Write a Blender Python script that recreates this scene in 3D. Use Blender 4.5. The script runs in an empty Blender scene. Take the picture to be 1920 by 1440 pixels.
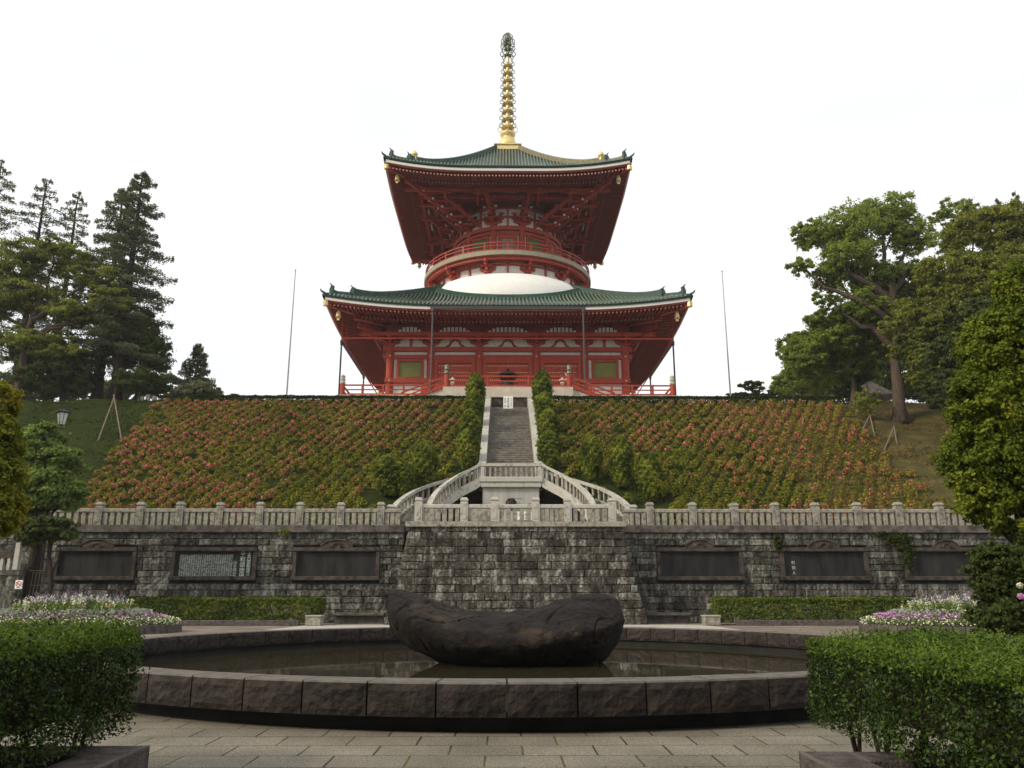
import bpy, math, random
import numpy as np
from mathutils import Vector, Matrix
R = math.radians
random.seed(7); rng = np.random.default_rng(11)
S = bpy.context.scene
C = S.collection

# ---------------- camera, sky, sun, exposure ----------------
F, PITCH, VX, CAMZ = 1535.0, R(14.43), 946.0, 1.6
YAW = math.atan((960-VX)*math.cos(PITCH)/F)
cd = bpy.data.cameras.new('camera'); cam = bpy.data.objects.new('camera', cd); C.objects.link(cam)
cd.sensor_width = 36; cd.lens = 36*F/1920; cd.clip_start = .1; cd.clip_end = 3000
cam.location = (0, 0, CAMZ); cam.rotation_euler = (R(90)+PITCH, 0, -YAW)
S.camera = cam
SUN = Vector((-.74, -.40, .54)).normalized()
w = bpy.data.worlds.new('World'); S.world = w; w.use_nodes = True
nt = w.node_tree; nt.nodes.clear()
sky = nt.nodes.new('ShaderNodeTexSky'); sky.sky_type = 'NISHITA'; sky.sun_disc = False
sky.sun_elevation = math.asin(SUN.z); sky.sun_rotation = math.atan2(SUN.x, SUN.y)
sky.air_density = 1; sky.dust_density = 4
tc = nt.nodes.new('ShaderNodeTexCoord'); mp = nt.nodes.new('ShaderNodeMapping'); mp.inputs['Scale'].default_value = (1.5, 1.5, 4)
nz = nt.nodes.new('ShaderNodeTexNoise'); nz.inputs['Scale'].default_value = 1.6; nz.inputs['Detail'].default_value = 5
rp = nt.nodes.new('ShaderNodeValToRGB'); rp.color_ramp.elements[0].position = .33; rp.color_ramp.elements[1].position = .62
rp.color_ramp.elements[0].color = (.86, .86, .86, 1); rp.color_ramp.elements[1].color = (.97, .97, .97, 1)
mx = nt.nodes.new('ShaderNodeMixRGB'); mx.inputs[2].default_value = (11.2, 11.3, 11.35, 1)
bg = nt.nodes.new('ShaderNodeBackground'); bg.inputs[1].default_value = .1; wo = nt.nodes.new('ShaderNodeOutputWorld')
L = nt.links.new
L(tc.outputs['Generated'], mp.inputs[0]); L(mp.outputs[0], nz.inputs[0]); L(nz.outputs[0], rp.inputs[0])
L(rp.outputs[0], mx.inputs[0]); L(sky.outputs[0], mx.inputs[1]); L(mx.outputs[0], bg.inputs[0]); L(bg.outputs[0], wo.inputs[0])
sd = bpy.data.lights.new('sun', 'SUN'); sd.energy = 3.1; sd.angle = R(12); sd.color = (1, .89, .70)
sun = bpy.data.objects.new('sun', sd); C.objects.link(sun); sun.rotation_euler = SUN.to_track_quat('Z', 'Y').to_euler(); sun.location = (-60, -30, 60)
S.view_settings.view_transform = 'Standard'; S.view_settings.look = 'None'; S.view_settings.exposure = 0; S.view_settings.gamma = 1
S.cycles.max_bounces = 6; S.cycles.diffuse_bounces = 3; S.cycles.transparent_max_bounces = 4

# ---------------- helpers ----------------
def ray(px, py):
    u, v = (px-960)/F, (720-py)/F
    c, s = math.cos(PITCH), math.sin(PITCH)
    x, y, z = u, c - v*s, s + v*c
    cy, sy = math.cos(YAW), math.sin(YAW)
    return x*cy + y*sy, -x*sy + y*cy, z
def at(px, py, Y):
    x, y, z = ray(px, py); t = Y/y
    return Vector((x*t, Y, CAMZ+z*t))
def mpp(Y, z=5): return (Y*math.cos(PITCH)+(z-CAMZ)*math.sin(PITCH))/F
def tag(o, label=None, cat=None, group=None, kind=None):
    if label: o['label'] = label
    if cat: o['category'] = cat
    if group: o['group'] = group
    if kind: o['kind'] = kind
    return o
def thing(name, label, cat, loc, group=None):
    o = bpy.data.objects.new(name, None); C.objects.link(o); o.location = loc; o.empty_display_size = .3
    return tag(o, label, cat, group)
def org(p):
    v = Vector((0, 0, 0))
    while p is not None: v += p.location; p = p.parent
    return v
def link(name, me, mat, parent, smooth):
    for m in (mat if isinstance(mat, (list, tuple)) else [mat]): me.materials.append(m)
    o = bpy.data.objects.new(name, me); C.objects.link(o)
    if smooth: me.shade_smooth()
    if parent is not None: o.parent = parent
    return o
class MB:
    def __init__(s, ox=0, oy=0, oz=0): s.v = []; s.f = []; s.o = (ox, oy, oz)
    def add(s, vs, fs):
        n = len(s.v); s.v += [tuple(p) for p in vs]; s.f += [tuple(i+n for i in f) for f in fs]
    def hexa(s, p):  # 4 bottom ccw, 4 top
        s.add(p, [(3,2,1,0),(4,5,6,7),(0,1,5,4),(1,2,6,5),(2,3,7,6),(3,0,4,7)])
    def box(s, x0, x1, y0, y1, z0, z1):
        s.hexa([(x0,y0,z0),(x1,y0,z0),(x1,y1,z0),(x0,y1,z0),(x0,y0,z1),(x1,y0,z1),(x1,y1,z1),(x0,y1,z1)])
    def cbox(s, c, d, yaw=0, b=0):
        ca, sa = math.cos(yaw), math.sin(yaw); P = []
        def ring(w, h, z): return [(c[0]+x*ca-y*sa, c[1]+x*sa+y*ca, z) for x, y in ((-w,-h),(w,-h),(w,h),(-w,h))]
        w, h = d[0]/2, d[1]/2; z0, z1 = c[2]-d[2]/2, c[2]+d[2]/2
        if b <= 0: s.hexa(ring(w,h,z0)+ring(w,h,z1)); return
        rs = [ring(w-b,h-b,z0), ring(w,h,z0+b), ring(w,h,z1-b), ring(w-b,h-b,z1)]
        f = [(3,2,1,0),(12,13,14,15)]
        for k in range(3):
            for j in range(4): f.append((k*4+j, k*4+(j+1)%4, k*4+4+(j+1)%4, k*4+4+j))
        s.add(sum(rs, []), f)
    def bar(s, p, q, w, h, up=(0,0,1)):
        p, q = Vector(p), Vector(q); d = (q-p).normalized(); u = Vector(up)
        r = d.cross(u)
        if r.length < 1e-4: r = Vector((1,0,0))
        r.normalize(); u = r.cross(d).normalized()
        a, b = r*w/2, u*h/2
        s.hexa([p-a-b, p+a-b, q+a-b, q-a-b, p-a+b, p+a+b, q+a+b, q-a+b])
    def tube(s, pts, rad, n=8, cap=True):
        pts = [Vector(p) for p in pts]; rs = rad if isinstance(rad, (list, tuple)) else [rad]*len(pts)
        b = len(s.v); a = None
        for i, p in enumerate(pts):
            d = (pts[min(i+1,len(pts)-1)]-pts[max(i-1,0)]).normalized()
            if a is None: a = d.orthogonal().normalized()
            else: a = (a - d*a.dot(d)).normalized()
            c = d.cross(a)
            for k in range(n):
                t = 2*math.pi*k/n; s.v.append(tuple(p+(a*math.cos(t)+c*math.sin(t))*rs[i]))
        for i in range(len(pts)-1):
            for k in range(n): s.f.append((b+i*n+k, b+i*n+(k+1)%n, b+(i+1)*n+(k+1)%n, b+(i+1)*n+k))
        if cap: s.f.append(tuple(b+k for k in range(n))[::-1]); s.f.append(tuple(b+(len(pts)-1)*n+k for k in range(n)))
    def lathe(s, prof, n=24, c=(0,0), cap=True):  # prof [(r,z)]
        b = len(s.v)
        for r, z in prof:
            for k in range(n): t = 2*math.pi*k/n; s.v.append((c[0]+r*math.cos(t), c[1]+r*math.sin(t), z))
        m = len(prof)
        for i in range(m-1):
            for k in range(n): s.f.append((b+i*n+k, b+i*n+(k+1)%n, b+(i+1)*n+(k+1)%n, b+(i+1)*n+k))
        if cap: s.f.append(tuple(b+k for k in range(n))[::-1]); s.f.append(tuple(b+(m-1)*n+k for k in range(n)))
    def ring(s, r0, r1, z0, z1, n=72, a0=0, a1=2*math.pi, c=(0,0)):  # solid annulus (arc)
        full = abs(a1-a0-2*math.pi) < 1e-6; b = len(s.v); m = n if full else n+1
        for k in range(m):
            t = a0+(a1-a0)*k/n; x, y = math.cos(t), math.sin(t)
            s.v += [(c[0]+r0*x,c[1]+r0*y,z0),(c[0]+r1*x,c[1]+r1*y,z0),(c[0]+r1*x,c[1]+r1*y,z1),(c[0]+r0*x,c[1]+r0*y,z1)]
        for k in range(n):
            p, q = b+4*k, b+4*((k+1)%m)
            for i in range(4): s.f.append((p+i, q+i, q+(i+1)%4, p+(i+1)%4)[::-1])
        if not full: s.f += [(b,b+1,b+2,b+3), tuple(b+4*(m-1)+i for i in (3,2,1,0))]
    def grid(s, fn, nu, nv):
        b = len(s.v)
        for i in range(nu+1):
            for j in range(nv+1): s.v.append(tuple(fn(i/nu, j/nv)))
        for i in range(nu):
            for j in range(nv):
                a = b+i*(nv+1)+j; s.f.append((a, a+nv+1, a+nv+2, a+1))
    def build(s, name, mat, parent=None, smooth=False):
        me = bpy.data.meshes.new(name); o = org(parent); d = Vector(s.o)-o
        V = np.array(s.v, dtype=float).reshape(-1, 3)+np.array(d)
        me.from_pydata(V.tolist(), [], s.f); me.update()
        return link(name, me, mat, parent, smooth)
def quads(name, V, mat, parent=None, mi=None):  # V (N,4,3) world coords
    N = len(V); me = bpy.data.meshes.new(name)
    V = (V.reshape(-1, 3)-np.array(org(parent))).astype(np.float32)
    me.vertices.add(4*N); me.vertices.foreach_set('co', V.ravel())
    me.loops.add(4*N); me.loops.foreach_set('vertex_index', np.arange(4*N, dtype=np.int32))
    me.polygons.add(N); me.polygons.foreach_set('loop_start', np.arange(0, 4*N, 4, dtype=np.int32))
    try: me.polygons.foreach_set('loop_total', np.full(N, 4, dtype=np.int32))
    except Exception: pass
    if mi is not None: me.polygons.foreach_set('material_index', mi.astype(np.int32))
    me.update(calc_edges=True); me.validate()
    return link(name, me, mat, parent, False)
def unit(v): return v/np.maximum(np.linalg.norm(v, axis=-1, keepdims=True), 1e-9)
def leaves(P, Nrm, size, aspect=.55, jit=.8, r=None):
    r = r or rng; n = len(P)
    N2 = unit(Nrm + r.normal(0, jit, (n, 3)))
    A = unit(np.cross(N2, r.normal(0, 1, (n, 3)))); B = np.cross(N2, A)
    sz = (size*r.uniform(.6, 1.35, (n, 1)))
    a, b = A*sz, B*sz*aspect
    bend = N2*sz*.18
    return np.stack([P-a-bend, P-b+bend*.3, P+a-bend, P+b+bend*.3], 1)

def nodemat(name):
    m = bpy.data.materials.new(name); m.use_nodes = True; t = m.node_tree
    return m, t, t.nodes['Principled BSDF'], t.nodes['Material Output']
def pm(name, c1, c2=None, scale=3, rough=.7, bump=0, bscale=20, island=0, metal=0, spec=.22, detail=6, streak=False, lo=.35, hi=.65, c3=None, emit=None, stretch=None):
    m, t, b, out = nodemat(name); n, l = t.nodes, t.links.new
    b.inputs['Base Color'].default_value = (*c1, 1); b.inputs['Roughness'].default_value = rough
    b.inputs['Metallic'].default_value = metal; b.inputs['Specular IOR Level'].default_value = spec
    g = n.new('ShaderNodeNewGeometry'); vec = g.outputs['Position']
    if streak or stretch:
        mpn = n.new('ShaderNodeMapping'); mpn.inputs['Scale'].default_value = stretch or (1, 1, .18); l(vec, mpn.inputs[0]); vec = mpn.outputs[0]
    if c2:
        z = n.new('ShaderNodeTexNoise'); z.inputs['Scale'].default_value = scale; z.inputs['Detail'].default_value = detail; z.inputs['Roughness'].default_value = .62
        l(vec, z.inputs['Vector']); cr = n.new('ShaderNodeValToRGB'); e = cr.color_ramp.elements
        e[0].position = lo; e[1].position = hi; e[0].color = (*c1, 1); e[1].color = (*c2, 1)
        if c3: x = e.new((lo+hi)/2); x.color = (*c3, 1)
        f = z.outputs[0]
        if island:
            ma = n.new('ShaderNodeMath'); ma.operation = 'MULTIPLY_ADD'; ma.inputs[1].default_value = island; l(g.outputs['Random Per Island'], ma.inputs[0])
            mb = n.new('ShaderNodeMath'); mb.operation = 'ADD'; mb.inputs[1].default_value = -island*.5; l(z.outputs[0], mb.inputs[0]); l(mb.outputs[0], ma.inputs[2]); f = ma.outputs[0]
        l(f, cr.inputs[0]); l(cr.outputs[0], b.inputs['Base Color'])
    if bump:
        z2 = n.new('ShaderNodeTexNoise'); z2.inputs['Scale'].default_value = bscale; z2.inputs['Detail'].default_value = 8; l(g.outputs['Position'], z2.inputs['Vector'])
        bp = n.new('ShaderNodeBump'); bp.inputs['Strength'].default_value = min(bump, 1); bp.inputs['Distance'].default_value = .05*max(1, bump); l(z2.outputs[0], bp.inputs['Height']); l(bp.outputs[0], b.inputs['Normal'])
    return m
def leafmat(name, cols, trans=.3, nscale=.6, nmix=.45, rough=.6, spec=.05):
    m, t, b, out = nodemat(name); n, l = t.nodes, t.links.new
    g = n.new('ShaderNodeNewGeometry'); z = n.new('ShaderNodeTexNoise'); z.inputs['Scale'].default_value = nscale; z.inputs['Detail'].default_value = 3
    l(g.outputs['Position'], z.inputs['Vector'])
    m1 = n.new('ShaderNodeMath'); m1.operation = 'MULTIPLY'; m1.inputs[1].default_value = 1-nmix; l(g.outputs['Random Per Island'], m1.inputs[0])
    st = n.new('ShaderNodeMapRange'); st.inputs[1].default_value = .3; st.inputs[2].default_value = .7; l(z.outputs[0], st.inputs[0])
    m2 = n.new('ShaderNodeMath'); m2.operation = 'MULTIPLY_ADD'; m2.inputs[1].default_value = nmix; l(st.outputs[0], m2.inputs[0]); l(m1.outputs[0], m2.inputs[2])
    cr = n.new('ShaderNodeValToRGB'); e = cr.color_ramp.elements; e[0].color = (*cols[0], 1); e[1].color = (*cols[-1], 1); e[0].position = .1; e[1].position = .9
    for i, c in enumerate(cols[1:-1]): x = e.new(.1+.8*(i+1)/(len(cols)-1)); x.color = (*c, 1)
    l(m2.outputs[0], cr.inputs[0]); l(cr.outputs[0], b.inputs['Base Color']); b.inputs['Roughness'].default_value = rough; b.inputs['Specular IOR Level'].default_value = spec
    tr = n.new('ShaderNodeBsdfTranslucent'); l(cr.outputs[0], tr.inputs[0]); ms = n.new('ShaderNodeMixShader'); ms.inputs[0].default_value = trans
    l(b.outputs[0], ms.inputs[1]); l(tr.outputs[0], ms.inputs[2]); l(ms.outputs[0], out.inputs['Surface'])
    return m

M = {}
G = leafmat
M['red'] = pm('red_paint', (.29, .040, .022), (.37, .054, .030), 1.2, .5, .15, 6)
M['redshade'] = pm('shaded_red_paint', (.18, .027, .018), (.24, .036, .023), 2, .6)  # red paint darkened, shade under the eaves put into the colour
M['white'] = pm('white_plaster', (.78, .77, .73), (.84, .83, .80), 1.5, .8)
M['panel'] = pm('white_infill_panel', (.62, .60, .55), (.74, .72, .67), 2, .8)
M['raftend'] = pm('rafter_end_paint', (.34, .15, .12), (.48, .27, .23), 3, .6)
M['fascia'] = pm('white_fascia', (.66, .64, .60), rough=.6)
M['tile'] = pm('green_roof_tile', (.005, .020, .012), (.012, .034, .021), 1.3, .38, .3, 9)
M['tilerib'] = pm('round_tile_sky_sheen', (.085, .13, .10), (.17, .225, .175), 1.5, .28, .2, 9, spec=.8)  # paler than the tile bed: sky sheen on the ribs put into the colour
M['ridge'] = pm('green_ridge_tile', (.016, .042, .030), (.03, .07, .048), 2, .42, .3, 8)
M['ridgeglint'] = pm('sun_glint_ridge', (.10, .09, .045), (.20, .17, .08), 3, .35)  # sun glint on the right front hip, painted as a golden tone
M['goldd'] = pm('gilt_fittings', (.50, .36, .13), (.62, .46, .2), 5, .4, metal=.6)
M['gold'] = pm('gilt_bronze', (.66, .49, .20), (.84, .68, .34), 5, .42, metal=.45)
M['oldbronze'] = pm('dull_bronze', (.13, .15, .12), (.22, .22, .15), 6, .45, metal=.6)
M['bronze'] = pm('dark_bronze', (.018, .018, .018), (.035, .035, .032), 8, .5, metal=.4)
M['louver'] = pm('olive_window', (.16, .17, .045), (.20, .21, .06), 2, .6)
M['greenlat'] = pm('green_lattice', (.05, .11, .03), (.08, .16, .045), 2, .6)
M['doorglass'] = pm('grey_green_pane', (.14, .18, .14), rough=.3)
M['concrete'] = pm('pale_plinth_stone', (.42, .36, .29), (.55, .48, .40), 1.2, .8, .2, 12)
M['deck'] = pm('balcony_edge', (.27, .245, .18), (.34, .31, .235), 1.5, .8)
M['stone'] = pm('weathered_granite', (.075, .070, .058), (.32, .30, .25), 4.5, .85, .6, 18, island=.25, lo=.28, hi=.6)
M['stonelight'] = pm('pale_granite', (.13, .122, .10), (.42, .405, .355), 3.5, .85, .5, 16, island=.15, lo=.24, hi=.5)
M['coping'] = pm('stained_coping', (.045, .038, .034), (.17, .15, .13), 2.5, .9, .6, 14, lo=.35, hi=.72)
M['slab'] = pm('stair_panel_stone', (.30, .29, .26), (.42, .41, .37), 1.4, .8, .2, 14, streak=True)
M['step'] = pm('step_stone', (.15, .132, .11), (.29, .265, .23), 3, .85, .4, 20)
M['slate'] = pm('dark_layered_stone', (.030, .029, .027), (.085, .082, .075), 3, .8, .8, 8, stretch=(.5,.5,5))
M['frame'] = pm('panel_frame_stone', (.022, .017, .0145), (.09, .073, .060), 3, .85, .6, 16)
M['blackslab'] = pm('black_slab', (.009, .009, .009), (.030, .029, .028), 1.2, .8, .15, 30, stretch=(1.6,1,.35))
M['glyph'] = pm('pale_letters', (.50, .55, .50), rough=.8)
M['basin'] = pm('red_brown_granite', (.014, .0105, .009), (.040, .030, .026), 2.5, .75, 1.2, 9, island=.2)
M['basintop'] = pm('flamed_granite', (.10, .088, .076), (.165, .148, .13), 5, .8, .3, 60)
M['dark'] = pm('dark_recess_stone', (.012, .012, .012), (.025, .024, .022), 3, .9)
M['kerbd'] = pm('dark_kerb_stone', (.05, .042, .038), (.13, .11, .10), 6, .75, .5, 40)
M['bark'] = pm('bark', (.045, .032, .024), (.11, .08, .06), 3, .95, 1.0, 12, stretch=(3,3,.5))
M['barkdark'] = pm('dark_bark', (.018, .013, .011), (.045, .034, .028), 3, .95, 1.0, 12, stretch=(3,3,.5))
M['wood'] = pm('stake_wood', (.13, .105, .075), (.22, .18, .13), 4, .85)
M['steel'] = pm('grey_steel', (.40, .42, .42), (.50, .52, .52), 3, .45, metal=.3)
M['polepaint'] = pm('pole_metal', (.35, .33, .33), (.45, .43, .42), 3, .5)
M['pipe'] = pm('dark_downpipe', (.07, .055, .06), rough=.5)
M['black'] = pm('black_metal', (.02, .02, .022), rough=.5)
M['milk'] = pm('milky_glass', (.55, .57, .55), rough=.3)
M['signwhite'] = pm('white_board', (.80, .80, .77), rough=.6)
M['ink'] = pm('black_ink', (.03, .035, .035), rough=.7)
M['redink'] = pm('red_ink', (.45, .04, .03), rough=.7)
M['lf_rough'] = G('rough_grass', [(.022, .032, .006), (.038, .052, .009), (.058, .075, .014)], .2, .5)
M['lf_dry'] = G('dry_grass', [(.09, .06, .022), (.14, .10, .035), (.10, .10, .025)], .2, .5)
M['lf_green'] = G('bright_grass', [(.10, .14, .02), (.16, .20, .03)], .3, .5)
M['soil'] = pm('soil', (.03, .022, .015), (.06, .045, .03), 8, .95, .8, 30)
M['rock'] = None
# leaves

M['lf_con'] = G('hazy_conifer_needles', [(.08, .10, .048), (.125, .15, .07), (.17, .20, .095)], .5, .25)  # lightened so that distance haze sits in the needle colour
M['lf_conb'] = G('grey_conifer_needles', [(.09, .10, .05), (.15, .16, .085), (.21, .21, .12)], .35, .3)
M['lf_broad'] = G('hazy_broad_leaves', [(.12, .165, .026), (.22, .28, .046), (.32, .39, .08)], .55, .2)  # raised too, with far haze mixed into the leaf colour
M['lf_olive'] = G('olive_leaves', [(.09, .11, .018), (.18, .20, .032), (.29, .30, .05)], .45, .22)
M['lf_maple'] = G('yellow_green_leaves', [(.12, .145, .026), (.21, .24, .042), (.31, .33, .065)], .5, .15)
M['lf_dark'] = G('dark_leaves', [(.04, .056, .016), (.075, .10, .028), (.12, .155, .042)], .4, .4)
M['lf_cone'] = G('topiary_leaves', [(.035, .045, .010), (.085, .12, .018), (.22, .255, .032), (.40, .40, .055)], .35, 1.1, .6)
M['lf_yew'] = G('golden_conifer_leaves', [(.05, .078, .012), (.12, .165, .02), (.27, .29, .036)], .35, 1.2, .5)
M['lf_gold'] = G('golden_tip_leaves', [(.08, .12, .018), (.22, .24, .03), (.42, .34, .04)], .35, 1.5, .6)
M['lf_weep'] = G('feathery_leaves', [(.09, .14, .03), (.17, .24, .055), (.26, .34, .085)], .45, .9)
M['lf_hedge'] = G('shaded_hedge_leaves', [(.010, .020, .004), (.026, .048, .008), (.055, .095, .014)], .15, 2.0, .4, .42, .18)  # darkened: the shade on the hedge faces is part of this colour
M['lf_tip'] = G('lit_fresh_hedge_leaves', [(.07, .12, .016), (.11, .18, .024), (.15, .21, .035)], .3, 2.5, .4, .4)
M['lf_row'] = G('row_hedge_leaves', [(.03, .05, .010), (.07, .10, .014), (.12, .17, .02), (.16, .10, .03)], .2, .8, .5)
M['lf_az'] = G('azalea_leaves', [(.075, .085, .012), (.165, .175, .018), (.29, .28, .03)], .3, .15, .35)
M['fl_az'] = G('azalea_blossoms', [(.24, .10, .045), (.42, .10, .085), (.62, .11, .16), (.70, .14, .27)], .2, .12, .3)
M['fl_azd'] = G('faded_blossoms', [(.20, .11, .035), (.30, .11, .06), (.42, .13, .10)], .25, .2, .45)
M['fl_white'] = G('cream_blossoms', [(.50, .52, .38), (.72, .72, .52), (.85, .82, .62)], .2, 2)
M['fl_purple'] = G('purple_blossoms', [(.35, .10, .32), (.55, .22, .52), (.70, .50, .62)], .2, 2)
M['fl_silver'] = G('silver_foliage', [(.20, .25, .18), (.38, .42, .34), (.55, .58, .50)], .2, 1.5)
M['lf_bed'] = G('bed_foliage', [(.06, .11, .02), (.12, .20, .035), (.20, .26, .05)], .3, 1)
M['fl_viol'] = G('violet_spikes', [(.10, .08, .16), (.22, .18, .28), (.30, .26, .34)], .2, 2)
M['fl_orange'] = G('orange_blossoms', [(.5, .25, .04), (.7, .4, .06)], .2, 2)
# ---------------- ground, slope ----------------
WZ = 5.65; WY = 50.0; SY0, SY1, SZ1 = 51.2, 78.0, 19.95; CX = .42
def H(x, y):
    if y < SY0: return WZ-.12
    if y < SY1: return WZ-.12 + (SZ1-WZ+.12)*(y-SY0)/(SY1-SY0)
    return SZ1
def sheet(name, x0, x1, y0, y1, z, mat):
    mb = MB(); mb.add([(x0,y0,z),(x1,y0,z),(x1,y1,z),(x0,y1,z)], [(0,1,2,3)]); return tag(mb.build(name, mat), kind='structure')
def pavemat():
    m, t, b, out = nodemat('block_paving'); n, l = t.nodes, t.links.new
    g = n.new('ShaderNodeNewGeometry'); mpn = n.new('ShaderNodeMapping'); mpn.inputs['Location'].default_value = (.18, .28, 0); l(g.outputs['Position'], mpn.inputs[0])
    wob = n.new('ShaderNodeTexNoise'); wob.inputs['Scale'].default_value = 2.5; wm = n.new('ShaderNodeMixRGB'); wm.blend_type = 'ADD'; wm.inputs[0].default_value = .02
    l(mpn.outputs[0], wm.inputs[1]); l(wob.outputs['Color'], wm.inputs[2]); l(g.outputs['Position'], wob.inputs[0])
    br = n.new('ShaderNodeTexBrick'); br.inputs['Scale'].default_value = 1; br.inputs['Brick Width'].default_value = .77; br.inputs['Row Height'].default_value = .585
    br.inputs['Mortar Size'].default_value = .012; br.inputs['Mortar Smooth'].default_value = .3; br.inputs['Color1'].default_value = (.195, .178, .14, 1); br.inputs['Color2'].default_value = (.24, .218, .175, 1)
    l(wm.outputs[0], br.inputs[0])
    moss = n.new('ShaderNodeTexNoise'); moss.inputs['Scale'].default_value = .8; l(g.outputs['Position'], moss.inputs[0]); mr = n.new('ShaderNodeValToRGB'); mr.color_ramp.elements[0].position = .42; mr.color_ramp.elements[1].position = .58
    mr.color_ramp.elements[0].color = (.04, .032, .024, 1); mr.color_ramp.elements[1].color = (.10, .115, .02, 1); l(moss.outputs[0], mr.inputs[0]); l(mr.outputs[0], br.inputs['Mortar'])
    sp = n.new('ShaderNodeTexNoise'); sp.inputs['Scale'].default_value = 55; sp.inputs['Detail'].default_value = 4; l(g.outputs['Position'], sp.inputs[0])
    sr = n.new('ShaderNodeValToRGB'); sr.color_ramp.elements[0].position = .36; sr.color_ramp.elements[1].position = .62; sr.color_ramp.elements[0].color = (.5, .5, .5, 1); sr.color_ramp.elements[1].color = (1.25, 1.22, 1.18, 1); l(sp.outputs[0], sr.inputs[0])
    mm = n.new('ShaderNodeMixRGB'); mm.blend_type = 'MULTIPLY'; mm.inputs[0].default_value = 1; l(br.outputs[0], mm.inputs[1]); l(sr.outputs[0], mm.inputs[2])
    st = n.new('ShaderNodeTexNoise'); st.inputs['Scale'].default_value = .9; st.inputs['Detail'].default_value = 6; l(g.outputs['Position'], st.inputs[0]); s2 = n.new('ShaderNodeMapRange'); s2.inputs[1].default_value = .3; s2.inputs[2].default_value = .7; s2.inputs[3].default_value = .72; s2.inputs[4].default_value = 1.1; l(st.outputs[0], s2.inputs[0])
    m3 = n.new('ShaderNodeMixRGB'); m3.blend_type = 'MULTIPLY'; m3.inputs[0].default_value = 1; l(mm.outputs[0], m3.inputs[1]); l(s2.outputs[0], m3.inputs[2]); l(m3.outputs[0], b.inputs['Base Color'])
    inv = n.new('ShaderNodeMath'); inv.operation = 'SUBTRACT'; inv.inputs[0].default_value = 1; l(br.outputs['Fac'], inv.inputs[1]); ad = n.new('ShaderNodeMath'); ad.operation = 'MULTIPLY_ADD'; ad.inputs[1].default_value = .12; l(sp.outputs[0], ad.inputs[0]); l(inv.outputs[0], ad.inputs[2])
    bp = n.new('ShaderNodeBump'); bp.inputs['Strength'].default_value = .8; bp.inputs['Distance'].default_value = .012; l(ad.outputs[0], bp.inputs['Height']); l(bp.outputs[0], b.inputs['Normal']); b.inputs['Roughness'].default_value = .75; b.inputs['Specular IOR Level'].default_value = .2
    return m
M['pave'] = pavemat()
M['plaza'] = pm('plaza_paving', (.13, .105, .085), (.24, .19, .155), .6, .7, .2, 30, c3=(.18, .145, .115))
M['pale'] = pm('pale_fine_paving', (.33, .31, .27), (.46, .43, .38), 2.5, .75, .3, 30)
M['earth'] = pm('far_ground', (.06, .06, .035), (.10, .09, .05), .3, .95)
M['grass'] = pm('grass_slope', (.014, .021, .004), (.030, .040, .008), 1.2, 1.0, .4, 12, spec=.05)
M['dry'] = pm('dry_slope', (.060, .042, .020), (.125, .085, .036), .8, 1.0, .4, 9, spec=.05, c3=(.065, .062, .020))
sheet('ground', -1500, 1500, -1500, 2500, -.06, M['earth'])
sheet('plaza', -70, 70, -40, 50.2, 0, M['plaza'])
sheet('front_paving', -14, 14, -12, 19, .004, M['pave'])
mb = MB(); mb.add([(-12,30,.004),(11.5,30,.004),(10.8,46.8,.004),(-10.6,46.8,.004)], [(0,1,2,3)]); tag(mb.build('pale_path', M['pale']), kind='structure')
hn = np.random.default_rng(3)
def hill(name, x0, x1, mat, dx=1.0):
    xs = np.array(sorted(set(np.round(np.concatenate([np.arange(x0, x1+.01, dx), np.arange(-9, 9.6, .5), [CX-2.26, CX-2.22, CX+2.22, CX+2.26]]), 3)))); xs = xs[(xs >= x0) & (xs <= x1)]
    ys = np.concatenate([[WY+.5], np.arange(SY0, 60, .5), np.arange(60, 96, 1.0), [140, 400, 1500]])
    mb = MB()
    def nz(x, y): return .10*math.sin(x*.9+y*.4)+.08*math.sin(y*1.3-x*.5)
    def HH(x, y):
        a = abs(x-CX)
        if y < 58.7 and a < np.interp(y, [51,53,55.1,57.2,58.6], [7.35,7.0,6.15,4.4,2.3])-.12: return WZ-.35
        if 58.6 <= y < 78.6 and a < 2.24: return H(x, y)-2.5
        return H(x, y)+(nz(x, y) if SY0+.5 < y < 130 else 0)
    b = [[(x, y, HH(x, y)) for y in ys] for x in xs]
    for i, col in enumerate(b): mb.v += col
    m = len(ys)
    for i in range(len(xs)-1):
        for j in range(m-1): a = i*m+j; mb.f.append((a, a+m, a+m+1, a+1))
    return tag(mb.build(name, mat, smooth=True), kind='structure')
hill('grass_slope', -160, 21, M['grass']); hill('bare_slope', 21, 160, M['dry'])
sheet('plateau', -60, 60, 79.2, 130, SZ1+.16, M['concrete'])

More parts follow.
